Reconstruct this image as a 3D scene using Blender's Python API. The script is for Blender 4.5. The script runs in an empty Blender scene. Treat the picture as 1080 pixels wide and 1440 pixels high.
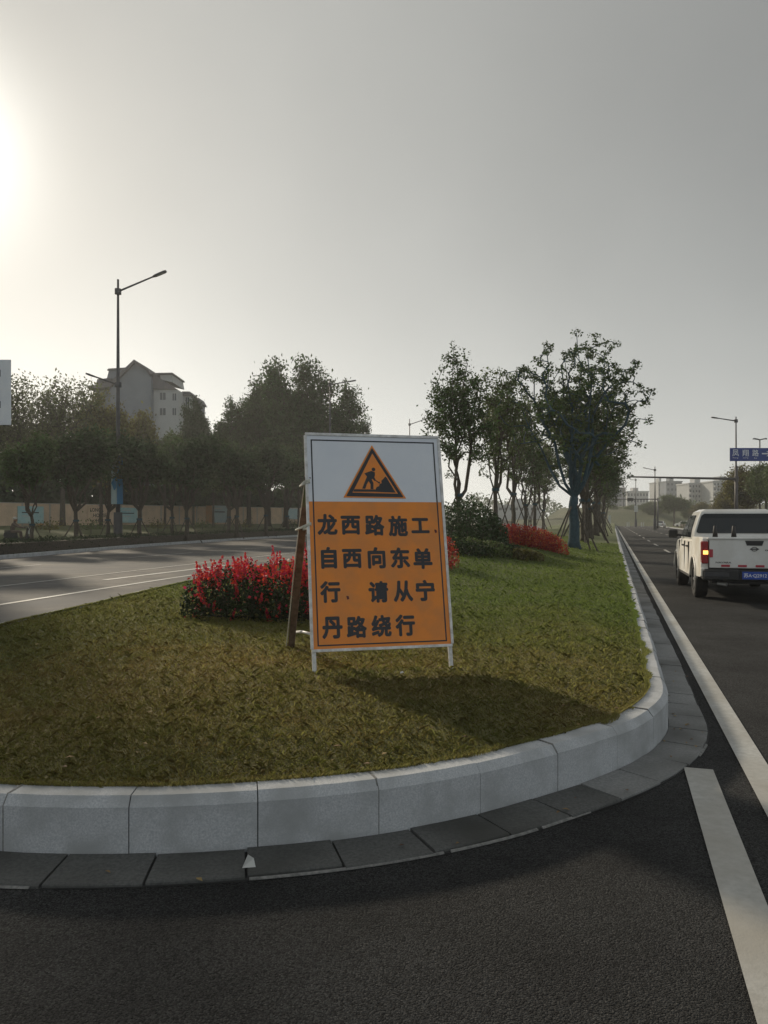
import bpy, math, random
import numpy as np
from mathutils import Vector, Matrix
R = math.radians
SC = bpy.context.scene
COL = SC.collection
random.seed(7)

# ------------------------------------------------------------------ camera
F, HY, CH = 1085.0, 732.0, 1.55          # focal length in photo pixels, horizon row, eye height
cam = bpy.data.objects.new('camera', bpy.data.cameras.new('camera'))
COL.objects.link(cam)
cam.location = (0, 0, CH)
cam.rotation_euler = (R(90), 0, 0)
cam.data.sensor_fit = 'HORIZONTAL'
cam.data.sensor_width = 36.0
cam.data.lens = 36.0 * F / 1080.0
cam.data.shift_y = (HY - 720) / 1080.0
cam.data.clip_start = 0.05
cam.data.clip_end = 3000
SC.camera = cam

# ------------------------------------------------------------------ light
SUN_AZ, SUN_EL = -31.0, 23.0             # degrees from +Y towards +X, above the horizon
sv = Vector((math.sin(R(SUN_AZ)) * math.cos(R(SUN_EL)), math.cos(R(SUN_AZ)) * math.cos(R(SUN_EL)), math.sin(R(SUN_EL))))
sl = bpy.data.lights.new('sun', 'SUN')
sl.energy = 2.4
sl.angle = R(3.2)
sl.color = (1.0, 0.87, 0.68)
sun = bpy.data.objects.new('sun', sl)
COL.objects.link(sun)
sun.rotation_euler = (-sv).to_track_quat('-Z', 'Y').to_euler()
sun.location = (-40, 60, 60)

world = bpy.data.worlds.new('World')
SC.world = world
world.use_nodes = True
wn, wl = world.node_tree.nodes, world.node_tree.links
bg = wn['Background']
bg.inputs['Strength'].default_value = 0.1
sky = wn.new('ShaderNodeTexSky')
sky.sky_type = 'NISHITA'
sky.sun_disc = False
sky.sun_elevation = R(SUN_EL)
sky.sun_rotation = R(SUN_AZ)
sky.dust_density = 2.0
sky.air_density = 1.0
tc = wn.new('ShaderNodeTexCoord')
dt = wn.new('ShaderNodeVectorMath'); dt.operation = 'DOT_PRODUCT'
wl.new(tc.outputs['Generated'], dt.inputs[0]); dt.inputs[1].default_value = sv
def wm(op, a, b=None, c=None):
    n = wn.new('ShaderNodeMath'); n.operation = op
    for i, v in enumerate((a, b, c)):
        if v is None: continue
        if isinstance(v, (int, float)): n.inputs[i].default_value = v
        else: wl.new(v, n.inputs[i])
    return n.outputs[0]
SKY_BASE, SKY_WIDE, SKY_TIGHT, SKY_HOR, SKY_ANTI = 1.0, 3.1, 7.0, 8.2, 3.6
half = wm('MAXIMUM', wm('MULTIPLY_ADD', dt.outputs['Value'], 0.5, 0.5), 0.0)
g1 = wm('MULTIPLY', wm('POWER', half, 6.0), SKY_WIDE)
g2 = wm('MULTIPLY', wm('POWER', half, 520.0), SKY_TIGHT)
sx = wn.new('ShaderNodeSeparateXYZ'); wl.new(tc.outputs['Generated'], sx.inputs[0])
hz = wm('MULTIPLY', wm('POWER', wm('SUBTRACT', 1.0, wm('ABSOLUTE', sx.outputs['Z'])), 5.0), wm('MULTIPLY', wm('MULTIPLY_ADD', wm('POWER', half, 4.0), 0.85, 0.15), SKY_HOR))
nz = wn.new('ShaderNodeTexNoise'); nz.inputs['Scale'].default_value = 3.0; nz.inputs['Detail'].default_value = 3
wl.new(tc.outputs['Generated'], nz.inputs['Vector'])
g3 = wm('MULTIPLY', wm('POWER', wm('SUBTRACT', 1.0, half), 1.6), SKY_ANTI)   # a hazy sky brightens again opposite the sun
val = wm('ADD', wm('ADD', wm('ADD', wm('ADD', g1, g2), hz), g3), SKY_BASE)
val = wm('MULTIPLY', val, wm('MULTIPLY_ADD', nz.outputs['Fac'], 0.24, 0.88))
cc = wn.new('ShaderNodeCombineColor')
warm = wm('POWER', half, 2.0)
wl.new(wm('MULTIPLY', val, wm('MULTIPLY_ADD', warm, 0.08, 0.93)), cc.inputs[0])
wl.new(wm('MULTIPLY', val, wm('MULTIPLY_ADD', warm, 0.0, 1.0)), cc.inputs[1])
wl.new(wm('MULTIPLY', val, wm('MULTIPLY_ADD', warm, -0.09, 1.02)), cc.inputs[2])
mx = wn.new('ShaderNodeMix'); mx.data_type = 'RGBA'
mx.inputs['Factor'].default_value = 0.96
wl.new(sky.outputs['Color'], mx.inputs[6]); wl.new(cc.outputs[0], mx.inputs[7])
wl.new(mx.outputs[2], bg.inputs['Color'])

SC.view_settings.view_transform = 'Standard'
SC.view_settings.look = 'None'
SC.view_settings.exposure = 0.40
SC.view_settings.gamma = 1.0
SC.view_settings.use_curve_mapping = False
SC.render.engine = 'CYCLES'
SC.cycles.use_denoising = True
SC.cycles.max_bounces = 6
SC.cycles.diffuse_bounces = 3
SC.cycles.glossy_bounces = 2
SC.cycles.transmission_bounces = 3
SC.cycles.transparent_max_bounces = 6
SC.cycles.volume_bounces = 1
SC.cycles.sample_clamp_indirect = 5

# ------------------------------------------------------------------ small tools
def P(px, py, z=0.0):
    y = (CH - z) * F / (py - HY)
    return Vector(((px - 540) / F * y, y, z))
def at(px, py, y):
    return Vector(((px - 540) / F * y, y, CH - (py - HY) / F * y))

def mat(name, col, rough=0.8, col2=None, scale=5.0, detail=6.0, bump=0.0, bscale=None, metal=0.0, spec=0.5,
        island=0.0, transl=0.0, emis=None, estr=0.0, c3=None, scale3=0.6, dist=0.01, coat=0.0, lo=0.35, hi=0.65, vor=0):
    m = bpy.data.materials.new(name); m.use_nodes = True
    n, l = m.node_tree.nodes, m.node_tree.links
    b = n['Principled BSDF']
    b.inputs['Roughness'].default_value = rough
    b.inputs['Metallic'].default_value = metal
    b.inputs['Specular IOR Level'].default_value = spec
    if coat: b.inputs['Coat Weight'].default_value = coat
    t = n.new('ShaderNodeTexCoord')
    out = None
    def ramp(fac, a, c, lo, hi):
        mr = n.new('ShaderNodeMapRange'); mr.inputs[1].default_value = lo; mr.inputs[2].default_value = hi
        l.new(fac, mr.inputs[0])
        mi = n.new('ShaderNodeMix'); mi.data_type = 'RGBA'; l.new(mr.outputs[0], mi.inputs['Factor'])
        for k, v in ((6, a), (7, c)):
            if isinstance(v, tuple): mi.inputs[k].default_value = (*v, 1)
            else: l.new(v, mi.inputs[k])
        return mi.outputs[2]
    if col2:
        nt = n.new('ShaderNodeTexNoise'); nt.inputs['Scale'].default_value = scale; nt.inputs['Detail'].default_value = detail
        nt.inputs['Roughness'].default_value = 0.65
        l.new(t.outputs['Object'], nt.inputs['Vector'])
        out = ramp(nt.outputs['Fac'], col, col2, lo, hi)
    if c3:
        nt = n.new('ShaderNodeTexNoise'); nt.inputs['Scale'].default_value = scale3; nt.inputs['Detail'].default_value = 3
        l.new(t.outputs['Object'], nt.inputs['Vector'])
        out = ramp(nt.outputs['Fac'], out if out else col, c3, 0.42, 0.68)
    if island:
        g = n.new('ShaderNodeNewGeometry')
        hs = n.new('ShaderNodeHueSaturation')
        ma = n.new('ShaderNodeMath'); ma.operation = 'MULTIPLY_ADD'; ma.inputs[1].default_value = island; ma.inputs[2].default_value = 1 - island * 0.5
        l.new(g.outputs['Random Per Island'], ma.inputs[0]); l.new(ma.outputs[0], hs.inputs['Value'])
        mh = n.new('ShaderNodeMath'); mh.operation = 'MULTIPLY_ADD'; mh.inputs[1].default_value = 0.05; mh.inputs[2].default_value = 0.475
        l.new(g.outputs['Random Per Island'], mh.inputs[0]); l.new(mh.outputs[0], hs.inputs['Hue'])
        if out: l.new(out, hs.inputs['Color'])
        else: hs.inputs['Color'].default_value = (*col, 1)
        out = hs.outputs[0]
    if out: l.new(out, b.inputs['Base Color'])
    else: b.inputs['Base Color'].default_value = (*col, 1)
    if bump:
        nb = n.new('ShaderNodeTexNoise'); nb.inputs['Scale'].default_value = bscale or scale * 4; nb.inputs['Detail'].default_value = 5
        l.new(t.outputs['Object'], nb.inputs['Vector'])
        bp = n.new('ShaderNodeBump'); bp.inputs['Strength'].default_value = bump; bp.inputs['Distance'].default_value = dist
        hgt = nb.outputs['Fac']
        if vor:   # stone chippings
            vo = n.new('ShaderNodeTexVoronoi'); vo.inputs['Scale'].default_value = vor; l.new(t.outputs['Object'], vo.inputs['Vector'])
            ad = n.new('ShaderNodeMath'); ad.operation = 'SUBTRACT'; l.new(nb.outputs['Fac'], ad.inputs[0]); l.new(vo.outputs['Distance'], ad.inputs[1]); hgt = ad.outputs[0]
            sep = n.new('ShaderNodeSeparateColor'); l.new(vo.outputs['Color'], sep.inputs[0])
            mv = n.new('ShaderNodeMath'); mv.operation = 'MULTIPLY_ADD'; mv.inputs[1].default_value = 1.3; mv.inputs[2].default_value = .35; l.new(sep.outputs[0], mv.inputs[0])
            big = n.new('ShaderNodeTexNoise'); big.inputs['Scale'].default_value = .7; big.inputs['Detail'].default_value = 9; big.inputs['Roughness'].default_value = .62; l.new(t.outputs['Object'], big.inputs['Vector'])
            mb_ = n.new('ShaderNodeMath'); mb_.operation = 'MULTIPLY_ADD'; mb_.inputs[1].default_value = 2.6; mb_.inputs[2].default_value = -.35; l.new(big.outputs['Fac'], mb_.inputs[0])
            mu = n.new('ShaderNodeMath'); mu.operation = 'MULTIPLY'; l.new(mv.outputs[0], mu.inputs[0]); l.new(mb_.outputs[0], mu.inputs[1])
            hv = n.new('ShaderNodeHueSaturation'); l.new(out, hv.inputs['Color']); l.new(mu.outputs[0], hv.inputs['Value']); l.new(hv.outputs[0], b.inputs['Base Color'])
        l.new(hgt, bp.inputs['Height']); l.new(bp.outputs[0], b.inputs['Normal'])
    if emis:
        b.inputs['Emission Color'].default_value = (*emis, 1); b.inputs['Emission Strength'].default_value = estr
    if transl:
        tr = n.new('ShaderNodeBsdfTranslucent'); ms = n.new('ShaderNodeMixShader'); ms.inputs[0].default_value = transl
        if out: l.new(out, tr.inputs['Color'])
        else: tr.inputs['Color'].default_value = (*col, 1)
        l.new(b.outputs[0], ms.inputs[1]); l.new(tr.outputs[0], ms.inputs[2])
        l.new(ms.outputs[0], n['Material Output'].inputs['Surface'])
    return m

def mk(name, verts, faces, m, parent=None, smooth=False):
    me = bpy.data.meshes.new(name)
    me.from_pydata([tuple(v) for v in verts], [], faces)
    me.update()
    if m: me.materials.append(m)
    if smooth: me.shade_smooth()
    o = bpy.data.objects.new(name, me); COL.objects.link(o)
    if parent: o.parent = parent
    return o

def mk_np(name, V, k, m, parent=None):
    """V: (n*k,3) vertices, every k consecutive ones a face"""
    V = np.asarray(V, dtype=np.float32).reshape(-1, 3)
    n = len(V) // k
    me = bpy.data.meshes.new(name)
    me.vertices.add(len(V)); me.vertices.foreach_set('co', V.ravel())
    me.loops.add(n * k); me.loops.foreach_set('vertex_index', np.arange(n * k, dtype=np.int32))
    me.polygons.add(n); me.polygons.foreach_set('loop_start', np.arange(0, n * k, k, dtype=np.int32))
    me.update(calc_edges=True); me.validate()
    me.materials.append(m)
    o = bpy.data.objects.new(name, me); COL.objects.link(o)
    if parent: o.parent = parent
    return o

def tag(o, label=None, cat=None, group=None, kind=None):
    for k, v in (('label', label), ('category', cat), ('group', group), ('kind', kind)):
        if v: o[k] = v
    return o
def empty(name, loc=(0, 0, 0), rz=0.0):
    o = bpy.data.objects.new(name, None); COL.objects.link(o)
    o.location = loc; o.rotation_euler = (0, 0, rz); o.empty_display_size = 0.2
    return o
def copy_tree(o, parent=None):
    c = o.copy(); COL.objects.link(c)
    if parent: c.parent = parent
    for ch in list(o.children): copy_tree(ch, c)
    return c

class MB:
    def __init__(s): s.v, s.f = [], []
    def add(s, vs, fs):
        k = len(s.v); s.v += [Vector(v) for v in vs]; s.f += [tuple(i + k for i in f) for f in fs]; return s
    def box(s, x0, x1, y0, y1, z0, z1, M=None, c=0.0):
        """box, with its edges cut by c"""
        if c:
            import itertools
            vs, idx = [], {}
            X, Y, Z = (x0, x1), (y0, y1), (z0, z1)
            for i, j, k in itertools.product((0, 1), repeat=3):
                sx_, sy_, sz_ = (1, -1)[i], (1, -1)[j], (1, -1)[k]
                for ax in range(3):
                    p = [X[i] + (0 if ax == 0 else sx_ * c), Y[j] + (0 if ax == 1 else sy_ * c), Z[k] + (0 if ax == 2 else sz_ * c)]
                    idx[(i, j, k, ax)] = len(vs); vs.append(p)
            fs = []
            I = lambda i, j, k, a: idx[(i, j, k, a)]
            for i in (0, 1):
                q = [I(i, 0, 0, 0), I(i, 1, 0, 0), I(i, 1, 1, 0), I(i, 0, 1, 0)]; fs.append(q if i else q[::-1])
                q = [I(0, i, 0, 1), I(1, i, 0, 1), I(1, i, 1, 1), I(0, i, 1, 1)]; fs.append(q[::-1] if i else q)
                q = [I(0, 0, i, 2), I(1, 0, i, 2), I(1, 1, i, 2), I(0, 1, i, 2)]; fs.append(q if i else q[::-1])
            for a in (0, 1):
                for b in (0, 1):
                    fs.append([I(0, a, b, 1), I(1, a, b, 1), I(1, a, b, 2), I(0, a, b, 2)])
                    fs.append([I(a, 0, b, 0), I(a, 1, b, 0), I(a, 1, b, 2), I(a, 0, b, 2)])
                    fs.append([I(a, b, 0, 0), I(a, b, 1, 0), I(a, b, 1, 1), I(a, b, 0, 1)])
            for i, j, k in itertools.product((0, 1), repeat=3):
                fs.append([I(i, j, k, 0), I(i, j, k, 1), I(i, j, k, 2)])
        else:
            vs = [(x, y, z) for z in (z0, z1) for y in (y0, y1) for x in (x0, x1)]
            fs = [(0, 2, 3, 1), (4, 5, 7, 6), (0, 1, 5, 4), (2, 6, 7, 3), (0, 4, 6, 2), (1, 3, 7, 5)]
        if M: vs = [M @ Vector(v) for v in vs]
        return s.add(vs, fs)
    def bar(s, a, b, w, h=None, up=(0, 0, 1)):
        """square bar from a to b"""
        a, b = Vector(a), Vector(b); h = h or w
        d = (b - a).normalized(); r = d.cross(Vector(up))
        if r.length < 1e-4: r = Vector((1, 0, 0))
        r.normalize(); u = r.cross(d)
        vs = [p + r * (i * w / 2) + u * (j * h / 2) for p in (a, b) for i, j in ((-1, -1), (1, -1), (1, 1), (-1, 1))]
        return s.add(vs, [(3, 2, 1, 0), (4, 5, 6, 7)] + [(i, (i + 1) % 4, 4 + (i + 1) % 4, 4 + i) for i in range(4)])
    def tube(s, pts, rad, n=8, caps=True):
        pts = [Vector(p) for p in pts]
        if isinstance(rad, (int, float)): rad = [rad] * len(pts)
        rings = []
        ref = None
        for i, p in enumerate(pts):
            d = (pts[min(i + 1, len(pts) - 1)] - pts[max(i - 1, 0)]).normalized()
            if ref is None: ref = Vector((0, 0, 1)) if abs(d.z) < 0.9 else Vector((1, 0, 0))
            a = (ref - d * ref.dot(d)).normalized(); b = d.cross(a); ref = a
            rings.append([p + (a * math.cos(2 * math.pi * k / n) + b * math.sin(2 * math.pi * k / n)) * rad[i] for k in range(n)])
        vs = [v for r in rings for v in r]
        fs = [(i * n + k, i * n + (k + 1) % n, (i + 1) * n + (k + 1) % n, (i + 1) * n + k) for i in range(len(pts) - 1) for k in range(n)]
        if caps: fs += [tuple(range(n))[::-1], tuple(range((len(pts) - 1) * n, len(pts) * n))]
        return s.add(vs, fs)
    def prism(s, poly, a, b, fn):
        """2D polygon extruded between a and b; fn(u, v, w) -> point"""
        n = len(poly)
        vs = [fn(u, v, a) for u, v in poly] + [fn(u, v, b) for u, v in poly]
        return s.add(vs, [tuple(range(n))[::-1], tuple(range(n, 2 * n))] + [(i, (i + 1) % n, n + (i + 1) % n, n + i) for i in range(n)])
    def loft(s, rings, caps=True):
        n = len(rings[0]); vs = [v for r in rings for v in r]
        fs = [(i * n + k, i * n + (k + 1) % n, (i + 1) * n + (k + 1) % n, (i + 1) * n + k) for i in range(len(rings) - 1) for k in range(n)]
        if caps: fs += [tuple(range(n))[::-1], tuple(range((len(rings) - 1) * n, len(rings) * n))]
        return s.add(vs, fs)
    def ball(s, c, r, n=8, sc=(1, 1, 1)):
        c = Vector(c); rings = []
        for i in range(1, n):
            t = math.pi * i / n
            rings.append([c + Vector((math.sin(t) * math.cos(2 * math.pi * k / 10) * sc[0], math.sin(t) * math.sin(2 * math.pi * k / 10) * sc[1], -math.cos(t) * sc[2])) * r for k in range(10)])
        return s.loft(rings)
    def build(s, name, m, parent=None, smooth=False, bevel=0.0, seg=2):
        o = mk(name, s.v, s.f, m, parent, smooth)
        if bevel:
            b = o.modifiers.new('bevel', 'BEVEL'); b.width = bevel; b.segments = seg; b.limit_method = 'ANGLE'; b.angle_limit = R(35)
        return o

def catmull(pts, step):
    pts = [np.array(p, float) for p in pts]
    out = []
    for i in range(len(pts) - 1):
        p0 = pts[i - 1] if i else 2 * pts[0] - pts[1]
        p1, p2 = pts[i], pts[i + 1]
        p3 = pts[i + 2] if i + 2 < len(pts) else 2 * pts[-1] - pts[-2]
        L = np.linalg.norm(p2 - p1); n = max(3, int(L / step))
        # centripetal-ish: plain Catmull-Rom is good enough when neighbours have similar lengths
        m1 = (p2 - p0) * (L / (np.linalg.norm(p2 - p1) + np.linalg.norm(p1 - p0)))
        m2 = (p3 - p1) * (L / (np.linalg.norm(p3 - p2) + np.linalg.norm(p2 - p1)))
        for k in range(n):
            t = k / n
            out.append((2*t**3-3*t**2+1)*p1 + (t**3-2*t**2+t)*m1 + (-2*t**3+3*t**2)*p2 + (t**3-t**2)*m2)
    out.append(pts[-1])
    return np.array(out)
class Path:
    """polyline measured by arc length; n() points to the right-hand side of travel rotated clockwise"""
    def __init__(s, pts):
        s.p = np.asarray(pts, float); d = np.linalg.norm(np.diff(s.p, axis=0), axis=1)
        s.s = np.concatenate([[0], np.cumsum(d)]); s.L = s.s[-1]
    def at(s, t): return np.array([np.interp(t, s.s, s.p[:, 0]), np.interp(t, s.s, s.p[:, 1])])
    def dir(s, t, e=0.15):
        a, b = s.at(max(0, t - e)), s.at(min(s.L, t + e)); d = b - a; return d / np.linalg.norm(d)
    def off(s, t, d):
        q = s.dir(t); return s.at(t) + np.array([q[1], -q[0]]) * d
def sweep(path, s0, s1, prof, nseg, mb=None, caps=True, zf=None):
    mb = mb or MB()
    rings = []
    for i in range(nseg + 1):
        t = s0 + (s1 - s0) * i / nseg
        rings.append([(*path.off(t, d), z + (zf(t) if zf else 0)) for d, z in prof])
    return mb.loft(rings, caps)

_tx = {}
def text_mesh(txt, size=1.0, bold=0.0, thick=0.0):
    key = (txt, size, bold, thick)
    if key in _tx: return _tx[key]
    c = bpy.data.curves.new('lettering', 'FONT'); c.body = txt; c.size = size; c.extrude = thick; c.resolution_u = 3
    o = bpy.data.objects.new('lettering', c); COL.objects.link(o)
    bpy.context.view_layer.update()
    dg = bpy.context.evaluated_depsgraph_get()
    me = bpy.data.meshes.new_from_object(o.evaluated_get(dg))
    bpy.data.objects.remove(o); bpy.data.curves.remove(c)
    if len(me.vertices):
        co = np.zeros(len(me.vertices) * 3, np.float32); me.vertices.foreach_get('co', co); co = co.reshape(-1, 3)
        mid = (co.min(0) + co.max(0)) / 2; co -= mid
        if bold:    # a heavier weight: the outline laid over itself, each layer a hair higher
            polys = [tuple(p.vertices) for p in me.polygons]; V_, F_ = [], []
            for q, (ox, oy) in enumerate([(0, 0)] + [(math.cos(t) * bold, math.sin(t) * bold) for t in np.arange(8) * math.pi / 4]):
                k0 = len(V_); V_ += [(x + ox, y + oy, z + q * .0003) for x, y, z in co.tolist()]; F_ += [tuple(i + k0 for i in p) for p in polys]
            me = bpy.data.meshes.new('lettering'); me.from_pydata(V_, [], F_); me.update(); co = np.array(V_)
        else: me.vertices.foreach_set('co', co.astype(np.float32).ravel())
        me['w'] = float(co[:, 0].max() * 2); me['h'] = float(co[:, 1].max() * 2)
    _tx[key] = me
    return me
def lettering(name, txt, w, h, loc, m, parent, rot=(0, 0, 0), bold=0.03, label=None):
    """text fitted into w x h, centred on loc, lying in the parent's plane"""
    me = text_mesh(txt, 1.0, bold, 0.002).copy()
    me.materials.clear(); me.materials.append(m)
    o = bpy.data.objects.new(name, me); COL.objects.link(o); o.parent = parent
    o.location = loc; o.rotation_euler = rot
    o.scale = (w / max(me.get('w', 1), .01), h / max(me.get('h', 1), .01), min(w, h))
    if label: o['label'] = label
    return o

# ------------------------------------------------------------------ materials
M = {}
M['asphalt'] = mat('asphalt', (.013, .014, .015), .9, (.070, .069, .067), 160, 3, .75, 170, c3=None, dist=.012, spec=.2, lo=.36, hi=.72, vor=135)
M['asphalt_far'] = mat('asphalt_worn', (.105, .10, .094), .85, (.19, .175, .155), 1.2, 6, .4, 60, c3=(.10, .102, .106), scale3=.25, dist=.008, spec=.15)
M['granite'] = mat('granite', (.38, .40, .425), .8, (.56, .57, .58), 120, 3, .25, 150, c3=(.35, .36, .365), scale3=5, dist=.003)
M['slab'] = mat('gutter_stone', (.20, .205, .205), .85, (.30, .30, .295), 60, 4, .5, 70, c3=(.13, .13, .125), scale3=1.3, dist=.004)
M['slab_dark'] = mat('damp_gutter_stone', (.075, .077, .075), .85, (.13, .13, .125), 60, 4, .5, 70, c3=(.05, .05, .045), scale3=1.5, dist=.004)
M['mortar'] = mat('mortar', (.13, .13, .125), .95, (.26, .255, .245), 40, 4, .4, 60, dist=.004)
M['joint'] = mat('dark_joint', (.035, .035, .034), .95)
M['soil'] = mat('lawn_soil', (.17, .14, .06), .95, (.27, .22, .10), 9, 8, .8, 60, c3=(.07, .09, .025), scale3=.35, dist=.03)
M['grass'] = mat('grass_blades', (.44, .34, .14), .8, (.28, .28, .085), 1.6, 8, island=.4, transl=.45, c3=(.25, .25, .075), scale3=.3, lo=.3, hi=.7)
M['verge'] = mat('verge_grass', (.06, .08, .022), .95, (.12, .12, .045), .8, 8, .6, 8, dist=.05)
M['paint'] = mat('road_paint', (.55, .55, .53), .7, (.40, .40, .38), 22, 8, .35, 90, c3=(.36, .34, .30), scale3=1.1, dist=.004)
M['paint_old'] = mat('worn_paint', (.5, .49, .46), .8, (.3, .29, .27), 6, 8)
M['orange'] = mat('sign_orange', (.86, .27, .02), .42, (.78, .235, .02), 2.5, 8, .25, 3.5, dist=.02, c3=(.70, .24, .04), scale3=5)
M['signwhite'] = mat('sign_white', (.76, .79, .84), .38, (.68, .72, .79), 1.5, 8, .25, 3.5, dist=.02)
M['frame'] = mat('frame_white_paint', (.8, .8, .8), .45, (.5, .49, .47), 14, 6)
M['ink'] = mat('black_print', (.012, .013, .018), .45)
M['darkred'] = mat('dark_red_print', (.12, .012, .01), .5)
M['rope'] = mat('pale_rope', (.7, .69, .63), .8, (.5, .5, .42), 40, 4)
M['plank'] = mat('old_plank', (.08, .065, .05), .9, (.17, .14, .11), 14, 8, .6, 50)
M['mossplank'] = mat('green_stained_wood', (.07, .12, .05), .9, (.13, .14, .08), 20, 6)
M['bark'] = mat('bark', (.05, .04, .03), .95, (.10, .085, .065), 12, 6, .8, 30, dist=.02)
M['wrap'] = mat('blue_green_trunk_wrap', (.024, .055, .075), .85, (.04, .085, .11), 9, 6, .5, 30, dist=.01)
M['stake'] = mat('support_pole_wood', (.06, .05, .04), .9, (.12, .10, .08), 9, 5)
M['leaf'] = mat('leaf_dark_green', (.06, .095, .028), .85, island=1.0, transl=.25)
M['leaf2'] = mat('leaf_olive', (.09, .12, .034), .65, island=1.0, transl=.3)
M['leaf3'] = mat('leaf_yellow_brown', (.14, .125, .035), .7, island=1.0, transl=.35)
M['leaf4'] = mat('leaf_deep_green', (.046, .072, .028), .85, island=.9, transl=.2)
M['leaf5'] = mat('leaf_pale_feathery', (.11, .125, .05), .7, island=.9, transl=.4)
M['shrub'] = mat('shrub_leaf', (.025, .042, .014), .8, island=1.0, transl=.2)
M['redleaf'] = mat('red_hedge_leaf', (.40, .035, .022), .6, island=.9, transl=.35)
M['petal'] = mat('red_petal', (.62, .035, .06), .55, island=.5, transl=.45)
M['polegrey'] = mat('pole_dark_grey', (.05, .05, .055), .45, (.075, .075, .08), 3, 4, metal=.3)
M['polebrown'] = mat('pole_weathered', (.07, .06, .06), .55, (.10, .09, .085), 3, 4)
M['lampglass'] = mat('lamp_lens', (.35, .35, .33), .3)
M['bannerblue'] = mat('banner_blue_print', (.02, .13, .30), .5, (.03, .20, .36), 1.4, 3)
M['bannerpale'] = mat('banner_pale_print', (.30, .44, .48), .5, (.40, .50, .50), 1.2, 3)
M['wall'] = mat('beige_wall', (.66, .49, .34), .9, (.52, .39, .27), 1.2, 6, .2, 20)
M['cap'] = mat('wall_cap', (.40, .36, .31), .9)
M['posterteal'] = mat('poster_teal', (.26, .48, .52), .6, (.45, .58, .55), .9, 5)
M['posterwhite'] = mat('poster_white', (.55, .55, .50), .6, (.42, .45, .45), 1.2, 5)
M['posterorange'] = mat('poster_orange', (.48, .20, .07), .6, (.40, .26, .13), 1.5, 5)
M['pave'] = mat('pavement', (.24, .23, .21), .9, (.32, .30, .27), 2, 6)
M['render_grey'] = mat('building_render', (.19, .215, .25), .9, (.16, .18, .21), .3, 5)
M['render_pale'] = mat('building_render_pale', (.42, .43, .43), .9, (.36, .37, .38), .2, 5)
M['roof'] = mat('roof_tiles', (.10, .10, .115), .85, (.14, .13, .14), 1.5, 4)
M['glass'] = mat('window_glass', (.05, .065, .08), .15)
M['carwhite'] = mat('white_car_paint', (.82, .82, .80), .28, (.66, .64, .60), 1.2, 6, coat=.5)
M['cardust'] = mat('dusty_white_paint', (.82, .81, .78), .42, (.64, .59, .50), 2.2, 8)
M['blackplastic'] = mat('black_plastic', (.018, .018, .02), .6, (.03, .03, .03), 9, 4)
M['carglass'] = mat('car_glass', (.012, .016, .018), .08)
M['tyre'] = mat('tyre_rubber', (.02, .02, .02), .9, (.035, .032, .03), 14, 4)
M['alloy'] = mat('alloy', (.35, .35, .36), .4, metal=.7)
M['lampred'] = mat('red_lens', (.30, .012, .015), .25)
M['reflectred'] = mat('red_reflective_tape', (.42, .03, .05), .45)
M['amber'] = mat('amber_lens_lit', (.8, .4, .08), .3, emis=(1.0, .55, .12), estr=1.9)
M['plateblue'] = mat('plate_blue', (.02, .07, .38), .5)
M['platewhite'] = mat('white_lettering', (.7, .72, .76), .5)
M['signblue'] = mat('road_sign_blue', (.012, .035, .22), .5, (.02, .05, .26), 1, 3)
M['skin'] = mat('skin', (.35, .2, .14), .6)
M['coat'] = mat('brown_jacket', (.11, .085, .07), .9, (.16, .12, .10), 9, 4)
M['hat'] = mat('pale_hat', (.5, .47, .42), .8)
M['trouser'] = mat('dark_trousers', (.03, .03, .04), .9)
M['dryleaf'] = mat('dry_leaf', (.20, .12, .05), .8, island=1.0)
M['paper'] = mat('scrap_paper', (.65, .65, .62), .8)
M['chrome'] = mat('exhaust_metal', (.4, .4, .4), .4, metal=.8)
M['hill'] = mat('embankment_grass', (.05, .065, .02), .95, (.09, .095, .04), .12, 8, .8, 1.5, dist=.3)

def greener_inland(m, green, y0, y1, x_w=.9):
    n, l = m.node_tree.nodes, m.node_tree.links
    t = n.new('ShaderNodeTexCoord'); sp_x = n.new('ShaderNodeSeparateXYZ'); l.new(t.outputs['Object'], sp_x.inputs[0])
    nt = n.new('ShaderNodeTexNoise'); nt.inputs['Scale'].default_value = .7; nt.inputs['Detail'].default_value = 5; l.new(t.outputs['Object'], nt.inputs['Vector'])
    a = n.new('ShaderNodeMath'); a.operation = 'MULTIPLY_ADD'; a.inputs[1].default_value = 5.0; l.new(nt.outputs['Fac'], a.inputs[0]); l.new(sp_x.outputs['Y'], a.inputs[2])
    c = n.new('ShaderNodeMath'); c.operation = 'MULTIPLY_ADD'; c.inputs[1].default_value = x_w; l.new(sp_x.outputs['X'], c.inputs[0]); l.new(a.outputs[0], c.inputs[2])
    mr = n.new('ShaderNodeMapRange'); mr.inputs[1].default_value = y0 + 2.5; mr.inputs[2].default_value = y1 + 2.5; mr.inputs[4].default_value = .8; l.new(c.outputs[0], mr.inputs[0])
    for lk in [k for k in l if k.to_socket.name in ('Base Color', 'Color') and k.to_node.bl_idname in ('ShaderNodeBsdfPrincipled', 'ShaderNodeBsdfTranslucent')]:
        src, dst = lk.from_socket, lk.to_socket
        mi = n.new('ShaderNodeMix'); mi.data_type = 'RGBA'; l.new(mr.outputs[0], mi.inputs['Factor']); l.new(src, mi.inputs[6]); mi.inputs[7].default_value = (*green, 1); l.new(mi.outputs[2], dst)
greener_inland(M['grass'], (.175, .27, .06), 5.5, 13)
greener_inland(M['soil'], (.09, .12, .035), 5.5, 13)
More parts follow.
